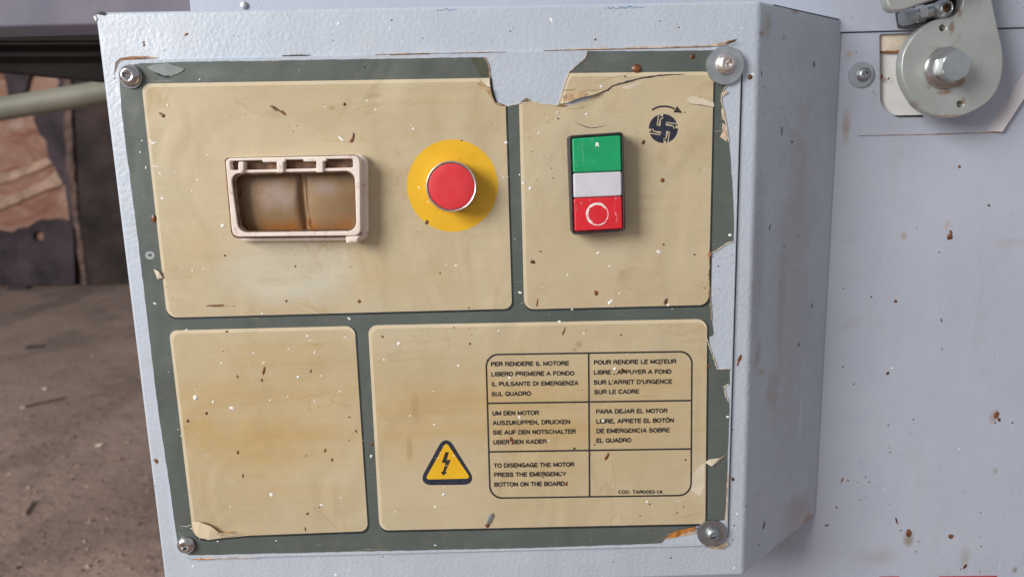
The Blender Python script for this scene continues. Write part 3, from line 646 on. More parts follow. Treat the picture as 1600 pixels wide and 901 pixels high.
# warning triangle
plate('triangle_border', [rounded([(696.5, 676), (746.5, 756.5), (652, 757.5)], [22, 22, 22], 8)], YT, .00002, M['navy'], ls)
plate('warning_triangle', [rounded([(697, 690), (735.5, 747), (664, 748.5)], [6, 7, 7], 5)], YT-e, .00002, M['yellow'], ls)
zp = lambda L_: [(560+x/4.096, 640+y/4.096) for x, y in L_]
plate('lightning_bolt', [zp([(556, 270), (580, 268), (566, 320), (592, 319), (558, 392), (566, 400), (543, 420), (527, 398), (540, 394), (558, 341), (533, 336)])], YT-2*e, .00002, M['inktext'], ls)
# rotation symbol
sy = lambda x, y: (1000+x/11.26, 155+y/11.26)
plate('rotation_disc', [[sy(*p) for p in circ(410, 518, 256, 48)]], YT, .00002, M['navy'], ls)
kn = [[(322, 285), (298, 466), (338, 474), (362, 345), (408, 332)]]
for kq in range(4):
    def R(p):
        x, y = p[0]-410, p[1]-518
        for _ in range(kq): x, y = -y, x
        return sy(x+410, y+518)
    pl = [R(p) for p in [(328, 268), (302, 462), (340, 470), (362, 348), (410, 330)]]
    plate('knife_outline', [stroke(pl, 1.55)], YT-e, .00002, M['cream'], ls)
    plate('knife_outline', [[R(p) for p in [(365, 262), (408, 256), (404, 306), (360, 306)]]], YT-e*1.6, .00002, M['cream'], ls)
arc = [(212, 192), (270, 158), (340, 134), (420, 127), (500, 134), (560, 150), (610, 174)]
plate('rotation_arrow', [stroke([sy(*p) for p in arc], 2.9)], YT, .00002, M['inktext'], ls)
plate('rotation_arrow', [[sy(650, 122), sy(745, 244), sy(588, 234)]], YT-e, .00002, M['inktext'], ls)
# ------------------------------------------------------------------ cracks, flaps and exposed layers
def flap(pts, mat, Y=None, name='torn_flap', parent=None, th=.00015):
    """small curled piece of film; pts = (px, py, lift in mm)"""
    Y = YS-4*e if Y is None else Y
    bm = bmesh.new(); base = [P(x, y, Y-l*.001) for x, y, l in pts]
    f = [bm.verts.new(p) for p in base]; b = [bm.verts.new(p+Vector((0, th, 0))) for p in base]
    bm.faces.new(f); bm.faces.new(b[::-1])
    for i in range(len(f)): bm.faces.new((f[i], f[(i+1) % len(f)], b[(i+1) % len(f)], b[i]))
    bmesh.ops.triangulate(bm, faces=bm.faces)
    return link(name, from_bm(bm, name), M[mat], parent or ls, smooth=0)
def crack(pts, w, mat='dark', Y=None, name='crack', parent=None, seed=1):
    r = random.Random(seed); k = len(pts)
    J = jag(pts, .4, 4, seed, closed=False)
    ws = [w*(0.15+0.85*math.sin(math.pi*(i+.5)/len(J)))*r.uniform(.6, 1.2) for i in range(len(J))]
    return plate(name, [stroke(J, ws)], YS-5*e if Y is None else Y, .00003, M[mat], parent or ls)
# big tear at the top right panel
plate('exposed_layer', [[(884, 160), (905, 152), (933, 147), (920, 155), (900, 162), (886, 165)]], YS-4*e, .00003, M['paint_box'], ls)
plate('exposed_layer', [[(970, 137), (1005, 126), (1000, 132), (985, 139), (976, 139)]], YS-4*e, .00003, M['palefilm'], ls)
flap([(877, 162, .2), (880, 152, .2), (890, 148, .6), (900, 147, .9), (915, 143, 1.0), (940, 141, .4), (951, 139, .2), (928, 148, 2.2), (905, 153, 2.4), (888, 160, 1.6)], 'cream')
flap([(880, 150, .1), (888, 147, .8), (903, 146, 1.2), (912, 142, .8), (938, 140, .3), (915, 150, 2.4), (895, 155, 2.2), (880, 160, .8)], 'tornpaper')
crack([(878, 161), (905, 152), (930, 144), (950, 141), (958, 134), (980, 128), (1003, 122), (1030, 118), (1072, 116)], 3.4, seed=2)  # dark strip paints the shadow along the tear
crack([(880, 141), (893, 141), (899, 139)], 1.6, 'rust', seed=3)
crack([(884, 171), (900, 170), (917, 166)], 1.0, 'tornpaper', seed=4)
crack([(898, 191), (918, 199), (930, 200), (948, 196)], 1.2, 'dark', seed=5)
crack([(930, 129), (950, 123), (985, 115)], .8, 'tornpaper', seed=6)
crack([(1075, 159), (1080, 163), (1100, 165), (1116, 169)], 1.2, 'dark', seed=7)
plate('exposed_layer', [jag([(1072, 155), (1082, 150), (1095, 154), (1115, 160), (1116, 167), (1100, 164), (1079, 162)], .6, 4, 8)], YS-4*e, .00003, M['palefilm'], ls)
flap([(869, 166, .2), (876, 162, 1.6), (888, 165, .4), (878, 167.5, .2)], 'tornpaper')
flap([(813, 160, .2), (822, 153, 1.4), (832, 159, .2)], 'tornpaper', YP)
flap([(745, 131, .1), (751, 129, .6), (766, 138, 1.8), (769, 150, 1.5), (773, 160, .3), (765, 150, .3), (757, 137, .2)], 'tornpaper')
crack([(749, 121), (751, 129), (757, 136), (765, 146), (773, 161)], 1.8, 'rust', seed=9)
flap([(752, 123, .2), (764.5, 122, .8), (766, 137, 1.0), (758, 134, .3)], 'palefilm')
crack([(773, 161), (780, 164.5), (791, 166)], 2.0, 'rust', seed=10)
# bottom left corner fold
flap([(299, 814, .2), (312, 815, 1.6), (330, 822, 2.4), (342, 832, 2.2), (380, 834, .4), (345, 840, .8), (325, 843, .8), (308, 836, .5)], 'creamedge')
flap([(313, 815, .1), (328, 819, .1), (346, 831, .1), (372, 831, .1), (342, 835, 2.6)], 'tornpaper', YS-2*e)
crack([(312, 815), (328, 818), (345, 831), (372, 830)], 2.0, 'rust', seed=11)
crack([(282, 821), (292, 822), (300, 819), (312, 815)], 1.2, 'palefilm', seed=12)
for k_, path in enumerate(([(757, 89.5), (762, 98), (764.5, 110), (766, 137)], [(791, 166), (811, 162), (832, 158.5), (847, 162.5), (872, 164.5)], [(872, 164.5), (877, 150), (883, 128), (889, 114)], [(889, 114), (903, 101), (914, 92), (919, 80)],
        [(1136, 132), (1128, 148), (1127, 156), (1130, 172), (1135, 196), (1139, 222)], [(1146, 377), (1133, 382), (1125, 388), (1109, 397)], [(1109, 397), (1107.5, 430), (1110, 470), (1112, 500)], [(1104, 526), (1108, 540), (1121, 576), (1140, 576)], [(1139.5, 600), (1131, 604), (1134, 618), (1139, 628)])):
    J = jag(path, .55, 2.5, 40+k_, closed=False); r_ = random.Random(k_)
    plate('torn_edge', [stroke(J, [r_.uniform(.5, 1.9) for _ in J])], YS-.0003*1, .00045, M['palefilm' if k_ % 3 else 'tornpaper'], ls)
# lower right: orange split film by the screw, hook shaped tear
plate('exposed_plate', [jag([(1033, 849), (1040, 842), (1089, 826), (1100, 850)], .4, 8, 2)], YS-.5*e, .00004, M['paint_box'], ls)
for a_, b_, c_ in (((1036, 842), (1087, 822), 'orangefilm'), ((1042, 836), (1088, 823), 'orangefilm'), ((1058, 838), (1089, 829), 'tanpaint')):
    flap([(a_[0], a_[1], .2), (a_[0]+18, a_[1]-8, 1.2), (b_[0], b_[1], 1.4), (b_[0], b_[1]+4, .6), (a_[0]+20, a_[1]-3, .3)], c_)
flap([(1101, 722, .1), (1108, 717, 1.4), (1124, 715, 1.8), (1135, 710, .4), (1122, 721, .6), (1112, 728, 1.2)], 'palefilm')
plate('exposed_layer', [[(1080, 765), (1083, 740), (1090, 730), (1101, 723), (1101, 760), (1094, 775)]], YT, .00002, M['palefilm'], ls)
crack([(1052, 811), (1075, 806), (1098, 800)], 1.0, 'tornpaper', seed=13)
flap([(1127, 145, .2), (1134, 141, 1.5), (1137, 144, 1.2), (1130, 151, .3)], 'tanpaint', YP)
for L_ in ([(1127, 170), (1132, 172), (1134, 190), (1128, 186)], [(1128, 192), (1135, 196), (1136, 222), (1129, 217), (1125, 214), (1129, 205)]):
    plate('exposed_layer', [jag(L_, .8, 4, 6)], YS-e, .00004, M['tanpaint'], ls)
flap([(1106, 396, .1), (1110, 393, 1.0), (1111, 400, .8), (1108, 404, .1)], 'rust')
flap([(240, 420, .1), (248, 424, 1.4), (254, 434, .8), (246, 436, .3)], 'palefilm'); flap([(247, 423, .2), (253, 426, .6), (255, 436, .2)], 'tornpaper')
plate('exposed_layer', [jag(circ(234, 399, 7.5, 16, 6.5), .7, 3, 12), circ(234.5, 398.5, 3.2, 14, 2.4)], YS-e, .00003, M['zincdull'], ls)
# top left: blistered film near the screw
plate('torn_flap', [jag([(229, 105), (240, 101), (262, 99), (272, 103), (288, 108), (280, 114), (268, 119), (255, 118), (246, 114), (238, 111)], .9, 4, 21)], YS-.0004, .0004, M['blister'], ls)
flap([(238, 112, .1), (246, 117, .7), (256, 121, .5), (268, 121, .2), (250, 114, .1)], 'ink')
plate('film_overlap', [[(735, 90.3), (757, 89.8), (762, 98), (764.5, 110), (765, 121.5), (752, 121.8), (746, 112)]], YS-e, .00003, simple('olive film overlap', (0.075, 0.083, 0.05), .5), ls)
flap([(763, 805, .1), (769, 801, .8), (771, 804, .8), (767, 817, .5), (760, 819, .1)], 'zincdull')
# flaking paint round the cover plate
M['_'] = None
def bodyflap(pts, mat, Y=0.0, name='paint_flake'): return flap(pts, mat, Y, name, cb)
bodyflap([(178, 118, .1), (180, 98, 1.2), (187, 91, 1.3), (210, 87.5, 1.2), (230, 88, .7), (252, 91, .1), (225, 91.5, .4), (190, 94, .3), (183, 100, .2)], 'tanpaint')
bodyflap([(184, 93.5, 1.4), (196, 90.5, 1.6), (214, 89.5, 1.6), (246, 92, 1.4), (214, 92.2, 1.4), (192, 94, 1.4)], 'rust')
for i, (x0, x1, yy, hh, mt) in enumerate([(440, 484, 86.5, 1.3, 'dirt'), (585, 690, 84, 1.6, 'tanpaint'), (608, 670, 84.8, .8, 'rust'), (706, 766, 82.6, 1.0, 'rust'), (690, 790, 82, 1.0, 'tanpaint'),
                                           (850, 1110, 76, 2.6, 'tanpaint'), (905, 1060, 76.6, .8, 'rust'), (1040, 1130, 72.4, 2.2, 'tanpaint'), (310, 400, 871.5, 1.5, 'tanpaint'), (300, 330, 873.5, 3, 'orangefilm')]):
    sl = -.022; N_ = 14; rr = random.Random(i)
    up = [(x0+(x1-x0)*j/N_, yy+sl*((x1-x0)*(j/N_-.5))-hh*rr.uniform(.2, 1)*math.sin(math.pi*(j+.3)/(N_+.6))) for j in range(N_+1)]
    dn = [(x0+(x1-x0)*j/N_, yy+sl*((x1-x0)*(j/N_-.5))+.3*rr.random()) for j in range(N_, -1, -1)]
    plate('paint_flake', [up+dn], -.0018-.0001*(i % 3), .0015, M[mt], cb)
bodyflap([(1100, 72, .8), (1128, 66.5, 1.8), (1136, 64.5, 3.0), (1152, 61, 2.2), (1150, 64, 1.6), (1137, 69, 1.5), (1130, 71, 1.5)], 'tanpaint')
bodyflap([(1127, 68.5, 1.9), (1140, 65, 3.1), (1152, 62, 2.3), (1148, 66, 1.5), (1136, 70, 1.2)], 'tornpaper')
bodyflap([(1100, 853, 1.6), (1120, 853, 1.9), (1134, 847, 2.0), (1139, 850, 1.6), (1128, 858, .8), (1110, 856, .8)], 'tanpaint')
bodyflap([(1136, 740, 1.6), (1138.5, 740, 1.6), (1136, 800, 1.7), (1133, 840, 1.6), (1134, 790, 1.7)], 'tanpaint')
bodyflap([(150, 22, .3), (158, 18, .6), (166, 20, .4), (162, 24, .5)], 'dark')
bodyflap([(146, 27, .1), (148, 24, .6), (151, 30, .5), (149, 33, .2)], 'whitespeck')
# ------------------------------------------------------------------ screws on the cover plate
socket_screw(205, 119, YS, .0058, .0035, cb, 'chrome', .46, .0064, 'chrome', .0010, (0, 1), name='screw', label='polished socket screw at the upper left corner')
socket_screw(1133.5, 101, YS, .0058, .0038, cb, 'steelring', .40, .0102, 'zinc', .0018, (-1.5, 2), name='screw', label='socket screw on a wide washer at the upper right corner')
socket_screw(291.5, 849.5, YS, .0056, .0036, cb, 'chrome', .42, None, name='screw', label='polished socket screw without washer at the lower left corner')
socket_screw(1112, 831, YS, .0044, .0034, cb, 'zincdull', .48, .0087, 'zincdull', .0015, (-1, 0), name='screw', label='small socket screw on a dull washer at the lower right corner')
# ------------------------------------------------------------------ flip cover frame with dirty window
fc = plate('cover_frame', [rounded([(352, 247.5), (557, 243), (562.5, 250), (563.5, 362), (558, 368), (369, 370), (362.5, 364)], [8, 6, 6, 6, 6, 6, 6]),
                           rounded([(360.5, 271), (554, 267), (557, 361), (373, 363.5)], 14),
                           rounded([(359, 251.5), (551, 247.8), (552, 262), (360.5, 266)], 3)], -.0125, .0065, M['cover'], cb, bevel=.0005, label='yellowed plastic frame of a missing flip cover')
plate('frame_base', [rounded([(353, 246), (566, 241), (573.5, 250), (575, 368), (567, 376), (377, 377.5), (367, 370), (357, 260)], 7),
                     rounded([(364, 270), (553, 266), (556, 360), (376, 363)], 12)], -.0062, .0062, M['cover'], fc, bevel=.0012)
plate('frame_groove', [rounded([(350.5, 246.5), (559, 241.5), (565.5, 249), (566.5, 363), (560, 370.5), (368, 372.5), (361, 366)], 7), rounded([(364, 272), (552, 268), (555, 359), (377, 362)], 12)], -.0064, .0003, M['grime'], fc)
plate('hinge_trough', [[(357, 251), (553, 247), (553, 264), (359, 267)]], -.0080, .0018, M['grime'], fc)
for (x, wd, tp, bt) in ((376.5, 9, 253, 271), (437.5, 11, 252.5, 270), (499.5, 11, 251.5, 269.5)):
    plate('hinge_tab', [rounded([(x-wd/2, tp), (x+wd/2, tp-.3), (x+wd/2, bt), (x-wd/2, bt+.3)], 2)], -.0138, .006, M['cover'], fc, bevel=.0006)
for (x0, x1, y0) in ((410, 446, 248.4), (474, 510, 247.4)):
    plate('hinge_lip', [rounded([(x0, y0), (x1, y0-.6), (x1, y0+4.6), (x0, y0+5.2)], 1.5)], -.0131, .002, M['cover'], fc, bevel=.0004)
plate('latch_tab', [rounded([(540, 368), (561, 367.5), (561, 379), (541, 380)], 2)], -.0115, .009, M['cover'], fc, bevel=.0006)
plate('latch_tab', [rounded([(543, 372), (558, 371.6), (558, 377), (543.5, 377.5)], 1)], -.0123, .002, M['cover'], fc, bevel=.0003)
plate('inner_wall_grime', [rounded([(362, 271), (555, 267), (557.5, 361), (374.5, 363)], 13), rounded([(366, 273.5), (553.5, 269), (555.5, 359), (378, 361.5)], 13)], -.0112, .009, M['grime'], fc)  # brown ring carries the grime of the frame's inner walls
# window: gently bulged lens made as a grid, with a curved ridge
def window():
    nx, nz = 90, 30; bm = bmesh.new(); g = []
    for j in range(nz+1):
        row = []
        for i in range(nx+1):
            u, w = i/nx, j/nz
            px = (364+(376-364)*w)*(1-u)+(555+2*w)*u; py = (270+(363-270)*w)*(1-u)+(266+(361-266)*w)*u
            rx = 477+9*w*w
            d = (px-rx)
            ridge = .0011*math.exp(-(d/1.5)**2)-.0022*math.exp(-((d+6)/4.0)**2)
            k = (px-366)/(rx-366) if d < 0 else (px-rx)/(557-rx)
            bulge = .0022*max(0, math.sin(math.pi*min(1, max(0, k))))**.6*max(0, math.sin(math.pi*w))**.6
            row.append(bm.verts.new(P(px, py, -.0035)+Vector((0, -bulge-ridge, 0))))
        g.append(row)
    for j in range(nz):
        for i in range(nx): bm.faces.new((g[j][i], g[j+1][i], g[j+1][i+1], g[j][i+1]))
    me = from_bm(bm, 'window'); return link('window', me, M['window'], fc, smooth=60)
window()
# ------------------------------------------------------------------ red push button
pc = P(705, 291.5, -.0135)
eb = rings('emergency_button', pc+Vector((0, .0135, 0)), [(.0136, 0, 0), (.0136, .0118, 0), (.0138, .0124, 0), (.0138, .0131, 0), (.0133, .0135, 0), (.0129, .0133, 0), (.01275, .0112, 0), (.001, .0108, 0)], M['steelring'], cb, seg=64, label='round red push button in a steel bezel')
rings('button_cap', pc+Vector((0, .0135, 0)), [(.01255, .0105, 0), (.01255, .0128, 0), (.0124, .0131, 0), (.0120, .01325, 0), (.006, .0133, 0), (.0004, .0133, 0)], M['redcap'], eb, seg=64)
# ------------------------------------------------------------------ double push button with lamp
db = plate('double_button', [rounded([(887.5, 212), (974, 206), (977.5, 361), (893.5, 367)], 6), rounded([(893, 216), (971, 210.5), (973.5, 358), (897, 362.5)], 3)], -.0125, .0125, M['black'], cb, bevel=.0007, label='black framed double push button, green over white lamp over red')
plate('button_floor', [[(890, 214), (973, 208), (975, 360), (895, 365)]], -.0085, .002, M['black'], db)
def tile(name, q4, mat, yf=-.0130, b=.0008): return plate(name, [rounded(q4, 3)], yf, .006, M[mat], db, bevel=b)
tile('green_button', [(894, 216.5), (970.2, 211.3), (971.5, 267.2), (895.6, 270.2)], 'green')
tile('lamp_lens', [(895.7, 271), (971.5, 268), (972, 306), (896.5, 309.3)], 'lampwhite', -.0128)
tile('red_button', [(896.6, 310.2), (972, 307), (973.2, 357.5), (898, 361.7)], 'red')
rr = random.Random(4)
for t0, t1, r, w in ((95, 300, 17.0, 2.2), (120, 215, 14.9, 1.4), (-40, 40, 16.6, 1.2), (300, 322, 16.8, 1.3), (40, 96, 17, 1.5), (225, 330, 15.3, 2.0), (180, 262, 16.0, 1.6)):
    arcp = [(933.5+r*math.cos(math.radians(t)), 334.5+r*math.sin(math.radians(t))) for t in range(t0, t1+1, 6)]
    plate('ring_mark', [stroke(arcp, [w*rr.uniform(.6, 1.15) for _ in arcp])], -.01303-.00002*rr.random()*3, .00003, M['whitespeck'], db)
plate('stroke_mark', [[(930.5, 229.5), (930.3, 224), (932, 222.3), (934, 222.3), (935.3, 224), (935.6, 230), (933.8, 228), (932.2, 228.2)]], -.01304, .00003, M['whitespeck'], db)
# ------------------------------------------------------------------ splashes, drops and dirt dots (countless, real relief)
def inquad(px, py, Q):
    return all((Q[(i+1) % 4][0]-Q[i][0])*(py-Q[i][1])-(Q[(i+1) % 4][1]-Q[i][1])*(px-Q[i][0]) > 0 for i in range(4))
def side_test(px, py):
    return inquad(px, py, [(1189, 4), (1313, 31), (1272, 803), (1163, 893)])
def blobs(name, items, mat, parent, seed=0, where='front', hk=.35):
    rnd = random.Random(seed); bm = bmesh.new()
    for it in items:
        px, py, rx, ry = it[:4]; ang = math.radians(it[4]) if len(it) > 4 else rnd.uniform(-.5, .5)
        if where == 'front':
            c = P(px, py, (YS-5*e) if inquad(px, py, PQ) else -.00002); nn = Vector((0, -1, 0))
        elif where == 'side': c = onplane(px, py, fTR, sn)+sn*.00002; nn = sn
        else:
            c = P(px, py, D-(.0016 if py < 47 else .00002)); nn = Vector((0, -1, 0))
        U = (right_w-nn*right_w.dot(nn)).normalized(); V_ = (-down_w+nn*down_w.dot(nn)).normalized()
        k = (c-EYE).dot(fwd_w)/F
        N_ = 9; ring = []; ring2 = []
        for i in range(N_):
            t = 2*math.pi*i/N_; q1 = rnd.uniform(.78, 1.15)
            x = rx*math.cos(t)*q1; y = ry*math.sin(t)*q1
            X = x*math.cos(ang)-y*math.sin(ang); Y = x*math.sin(ang)+y*math.cos(ang)
            ring.append(bm.verts.new(c+(U*X+V_*-Y)*k)); ring2.append(bm.verts.new(c+(U*X+V_*-Y)*k*.6+nn*min(rx, ry)*k*hk*.8))
        top = bm.verts.new(c+nn*min(rx, ry)*k*hk)
        for i in range(N_):
            j = (i+1) % N_
            bm.faces.new((ring[i], ring[j], ring2[j], ring2[i])); bm.faces.new((ring2[i], ring2[j], top))
    me = from_bm(bm, name); return link(name, me, M[mat], parent, kind='stuff', smooth=60)
white = [(862, 32, 5, 2, 50), (529, 38, 2.6, 2.2), (610, 44, 2.2, 1.6), (348, 353, 3.8, 3), (533, 217, 5.6, 2, 35), (508, 167, 1.6, 1), (574, 157.5, 2, 1.5), (587.5, 171.5, 2, 1.6), (646, 201.5, 2, 1.8), (791, 223, 2.4, 2),
         (305.5, 621, 4.4, 4.4), (333, 628, 2, 2.5), (362.5, 637, 4, 3, 30), (424.5, 772.5, 4, 3.2, 30), (502.5, 788.5, 2.8, 1.8), (360, 791, 1.5, 1.5), (533, 777, 1.5, 1.2), (623.5, 536.5, 3.2, 2.8), (600.5, 562, 2.6, 1.4),
         (716.5, 571, 2.4, 2), (779.5, 516.5, 1.8, 1.4), (678, 611.5, 1.8, .8), (796, 590, 3, 1.8, 20), (1137.5, 651, 3, 1.8), (953, 473, 3, 3.2), (956, 470, 2, 2.4), (939.5, 135.5, 2.4, 2.2), (916.5, 179, 2.2, 2.2), (871, 176, 1.6, 1.4), (842, 208, 1.8, 1.2),
         (693, 772, 2.3, 2.4), (680, 791.5, 2, 2.2), (694, 760, 1, 2), (812, 651.5, 2, 3.4), (617.5, 799, 1.5, 1.2), (641, 649.5, 1.6, 1.4), (679, 663, 2, 1.8), (580, 712, 2, 3), (828.5, 294.5, 3, 2.6), (818, 286.5, 3, 2), (812, 273, 1.4, 1.4), (787, 277.5, 1.5, 1.2),
         (1141, 367, 3, 2.4), (1029.5, 393.5, 4.2, 2.6, 30), (934.5, 395.5, 2.8, 2), (887.5, 429, 1.8, 1.5), (952, 415.5, 2, 1.4), (968, 458, 1.8, 1.4), (1044.5, 476.5, 2.6, 1.8), (812.5, 457, 3.4, 2, 20), (874.5, 502.5, 3.2, 2.2, 20), (913, 521, 1.8, 1.6),
         (961, 576, 2.6, 2.6), (942.5, 657, 2.6, 2.6), (980, 553, 1.4, 1), (858, 688, 1.4, 1), (242, 474, 2.6, 1.6, 30), (301, 422.5, 2, 1.3), (318, 420, 1.8, .9), (222, 220, 1.5, 1.2), (219, 238, 1.6, 1.2), (228, 262, 1.2, 2.6), (254, 310, 2.8, 1.8, 20), (312, 124.5, 1.4, 1.2), (262, 164.5, 1.6, 2.2),
         (250, 271.5, 4, 1), (240, 224, 5, 1.6), (236, 221, 3, 1.2), (244, 260, 5, 1), (273, 269, 1.3, 1), (324, 242, 1.6, 1), (308, 281, 1.8, 1.4), (300, 298, 1.5, 1.2), (546, 557, 0, 0), (480.5, 525, 2, 1.8), (485, 531.5, 1.8, 1), (492, 550.5, 2, 1.8), (346.5, 567, 2, 1.5), (396.5, 551.5, 1.6, 1.4),
         (466, 589, 2.8, 2.4), (501.5, 587, 1.6, 1.2), (412, 566.5, 2.4, .9), (451, 545, 1.6, .9), (531, 611.5, 2, 1.2), (450, 619.5, 1.6, 1.2), (422, 625, 1.8, 1.3), (492, 627, 1.5, 1.2), (545.5, 497.5, 3, 1.6, 30), (409.5, 490, 2, 1.4), (291.5, 515.5, 2.4, 1.6), (1011, 783.5, 2, 2), (1152, 802, 1.6, 1.6), (1061, 782, 1, 1), (1147, 887, 2, 1.6),
         (302, 884.5, 2.4, 2, 40), (525, 897.5, 3, 2.2), (546, 890, 1.5, 1), (299, 825, 1.5, 1), (340, 845, 1.6, 1.2), (431.5, 844, 1.4, 1.2), (1177, 116.5, 4, 2, 20), (712, 415, 1.8, 1.2), (655, 293, 1.5, 1.5), (669, 315, 1.5, 1.2), (697, 413, 1.4, 1.1), (714, 415, 1.4, 1.2), (855, 185, 1.2, 1.2), (1014, 160, .1, .1)]
white = [w_ for w_ in white if w_[2] > .5]
brown = [(551.5, 215, 2.2, 8.5, 14), (549, 220.5, 3.2, 2.8), (538.5, 163, 2.7, 2.7), (667, 347, 3.6, 3.2), (644, 328, 0, 0), (1082.5, 88.5, 3.6, 4.2), (1035, 281.5, 3.6, 3.6), (1005, 222.5, 2.8, 4), (1171.5, 120.5, 4, 4.4), (832.5, 409, 4.2, 3.4, 20),
         (931.5, 457.5, 3.6, 4.6, -15), (1040, 471, 3, 6), (839.5, 472, 1.6, 6.5, 8), (839, 477, 2, 1.8), (412.5, 578, 2, 7.5, 14), (409, 593.5, 1.8, 3), (371, 588, 1.6, 3.5), (485.5, 579, 1.5, 3), (371.5, 706, 1.9, 4.2, 5), (379.5, 743, 1.4, 4, 6), (508, 703, 1.9, 3.6, 15), (518.5, 718, 2.4, 3.2, 15),
         (322, 645, 3, 2.6, 40), (480, 802, 3, 2.2), (556.5, 673, 1.3, 3.5), (477, 826, 1.3, 3.6, -10), (240.5, 342, 4.5, 6), (244, 720, 3.2, 4.5, -30), (761.5, 820, 4.6, 4), (767, 810, 1.6, 6, 20), (798.5, 686, 2.6, 4.4), (801, 689.5, 1.4, 4.6, -30), (885, 755.5, 2.2, 4.2, 8),
         (948.5, 712.5, 2.6, 7, 25), (973, 578, 3.4, 2.8), (976, 581, 2.6, 1.6), (929, 694.5, 1.8, 1.6), (897.5, 700, 2.4, 2), (1031, 568, 1.4, 2.4), (1071, 718, 1.8, 1.8), (922, 709, 1.4, 2.2), (734, 536.5, 2, 2), (706.5, 537, 0, 0), (597.5, 525.5, 3, 1.4, 40), (580.5, 693, 1.8, 4), (1105, 499, 0, 0), (354, 517.5, 2, 2),
         (447, 470, 2.4, 2), (561, 470.5, 2.8, 2.8, 60), (351, 399, 2.2, 1.8), (461, 416, 2, 1.6), (1047, 502, 0, 0), (881, 517.5, 1.3, 8, 18), (1000, 805, 1.4, 1.4), (1015, 787, 1.8, 1.4), (1068, 791, 1.4, 1.4), (1108, 571, 1.8, 3), (1037, 382, 2, 1.6), (293, 657, 2.8, 3.6, 20), (1077, 804, 0, 0), (435, 172, 14, 1.4, 36), (428, 170, 9, 1, 40), (443, 176, 6, 1.6, 50),
         (252, 178, 6, 1.6, 20), (255, 181, 3.6, 3, 0), (337, 477, 15, 1.6, -2), (1156, 560, 3, 7.5, 20), (1153, 567, 1.8, 5, 10), (1145, 748, 2.6, 3.4), (1147, 820, 1.6, 1.6), (1145, 843, 1.4, 1.2), (1048, 871, 1.8, 1.8), (660, 118, 0, 0), (612, 32, 1.8, 1.2), (930, 62, 2, 2), (1031, 33, 1.4, 1.2), (811, 50, 0, 0), (1061, 43, 1.5, 1.4), (797, 49, 1.4, 1.2), (291, 54, 4, 2), (224, 66, 4, 1), (225, 70, 2, 3)]
brown = [b_ for b_ in brown if b_[2] > .5]
plum = [(995.5, 108, 8.2, 7.6)]
rnd = random.Random(21)
def scatter(nn, rmin, rmax, test, box_, el=.6):
    """most dots sit in loose clusters, sizes strongly skewed to tiny"""
    out = []
    seeds = [(rnd.uniform(box_[0], box_[2]), rnd.uniform(box_[1], box_[3]), rnd.choice((12, 25, 60))) for _ in range(max(3, nn//9))]
    while len(out) < nn:
        if rnd.random() < .35: x = rnd.uniform(box_[0], box_[2]); y = rnd.uniform(box_[1], box_[3])
        else:
            sd = rnd.choice(seeds); x = rnd.gauss(sd[0], sd[2]); y = rnd.gauss(sd[1], sd[2])
        if test(x, y):
            r = rmin+(rmax-rmin)*rnd.random()**4; out.append((x, y, r*rnd.choice((1, 1, 1.6)), r*rnd.uniform(el, 1.1)))
    return out
frontQ = [(152, 24), (1180, 6), (1158, 895), (260, 915)]
def ft(x, y):
    if not inquad(x, y, frontQ): return False
    if 350 < x < 578 and 240 < y < 382: return False
    if 884 < x < 980 and 204 < y < 370: return False
    if (x-705)**2+(y-291)**2 < 44**2: return False
    return True
blobs('paint_splash', white+scatter(130, .5, 1.4, ft, (150, 10, 1180, 900)), 'whitespeck', cb, 1)
blobs('resin_drop', brown, 'resin', cb, 2)
blobs('dirt_dot', scatter(330, .35, 1.5, ft, (150, 10, 1180, 900)), 'dirt', cb, 3)
blobs('resin_drop', plum, 'resin', cb, 4, hk=.5)
blobs('crayon_mark', [(x, 15.5+rnd.uniform(-1.5, 1.5), rnd.uniform(2, 5), .5, rnd.uniform(-8, 3)) for x in [684, 690, 697, 703, 709]]+[(x, 13.5-(x-950)*.05+rnd.uniform(-1.5, 1.5), rnd.uniform(2, 6), .5, rnd.uniform(-12, 0)) for x in range(950, 1008, 4)], 'bluepen', cb, 5)
blobs('resin_drop', [(1272, 101, 2.6, 5, -25), (1157.5, 561, 0.6, 0.6), (1194, 820, 1.8, 6.5, 4), (1190, 115, 1.2, 4.5), (1195, 137, 1.5, 1.2), (1166, 790, 1.4, 2.4), (1184, 770, 1.2, 1), (1222, 205, 1.4, 8), (1238, 222, 2, 2), (1269, 477, 1.6, 4), (1249, 538, 1.8, 3), (1203, 356, 1.2, 5, 10), (1237, 178, 1, 1), (1248, 369, 1.3, 1.5), (1232, 368, 1, 1), (1246, 423, 1.2, 1), (1186, 851, 1.4, 1.4)]
      + scatter(45, .4, 1.3, side_test, (1160, 5, 1312, 890)), 'dirt', cb, 6, 'side')
bm = bmesh.new(); bm.faces.new([bm.verts.new(onplane(x, y, fTR, sn)+sn*.00004) for x, y in ((1208, 7), (1311, 30.5), (1311, 32), (1208, 8.6))])
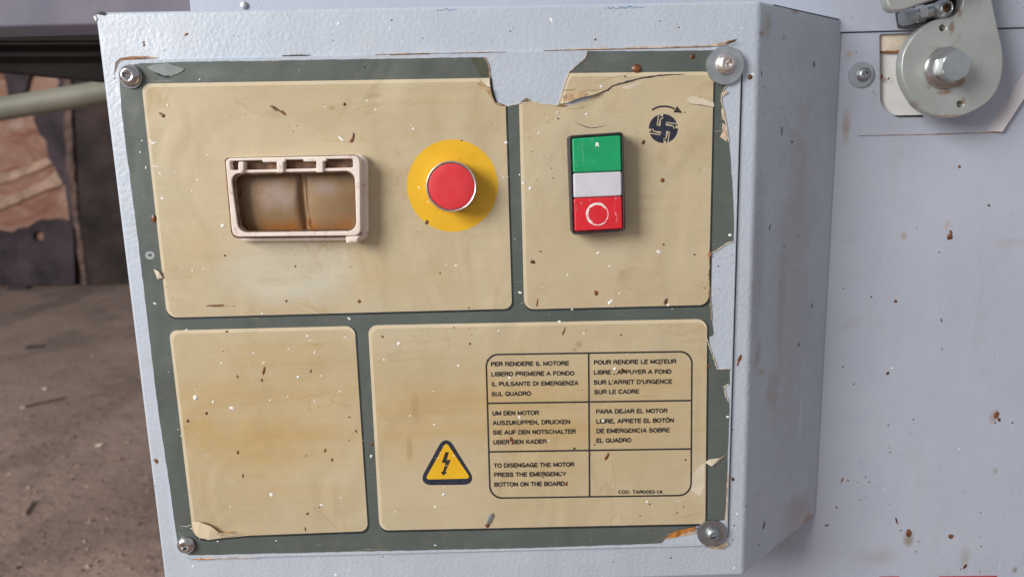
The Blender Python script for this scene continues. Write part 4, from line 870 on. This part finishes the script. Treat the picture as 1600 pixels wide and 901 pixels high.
link('lip_seam', from_bm(bm, 'lip_seam'), M['dark'], cb, smooth=0, label='dark open seam under the top lip of the slanted side')
rings('rivet', P(382, 9, D-.0015), [(.0024, 0, 0), (.0022, .0010, 0), (.0012, .0014, 0), (.0002, .0014, 0)], M['zincdull'], cab)
def cabt(x, y): return x > 1322-(y/900)*45 and not (1372 < x < 1570 and y < 187) and not (1325 < x < 1366 and 96 < y < 138)
blobs('resin_drop', [(1484, 370, 5.5, 5.5), (1486, 363, 2.6, 4), (1499, 260.5, 3, 2.6), (1545, 321, 2.6, 2), (1399.5, 470.5, 3.2, 2.6), (1387, 583, 2.8, 3), (1557, 648, 4, 6), (1561, 655, 2.6, 3.6), (1401, 813, 1.6, 7), (1407, 828, 1.6, 1.4), (1471, 500, 1.4, 4), (1472, 545, 1.2, 2),
       (1467.5, 394, 1.6, 1.6), (1361.5, 463.5, 1.8, 1.8), (1316, 749, 1.5, 5, 15), (1325, 750, 1.4, 1.8), (1307, 792, 1.5, 1.8), (1292, 820, 3.5, 1.6), (1427.5, 655, 1.4, 1.4), (1388, 664, 1.4, 1.4), (1531, 837, 0.9, .9), (1508, 884, 2.4, 5), (1486, 837, 5, 4), (1555, 660, 1.6, 1.6), (1582, 660, 1.8, 1.6), (1532, 800, 1.2, 1.2),
       (1334, 600, 1.5, 1.5), (1420, 832, 4.5, 7), (1338, 82, 1, 1), (1364, 144, 1.4, 1.2), (1367, 147, .9, .9), (1435, 845, 1.2, 1.6), (1431, 861, 1.4, 1.4), (1533, 853, 1.4, 1.4), (1317, 573, 1.6, 1.6), (1377, 120, 3, 3.6), (1388.5, 123, 1.6, 2.6, 20)]
      + scatter(70, .4, 1.4, cabt, (1280, 0, 1600, 900)), 'resin', cab, 7, 'cab')
blobs('paint_splash', [(1394, 575, 1.8, 1.8), (1499, 701, 1.4, 1.4), (1381, 765, 1.4, 1.2), (1217, 561, .5, .5)], 'whitespeck', cab, 8, 'cab')
print('objects', len(bpy.data.objects))
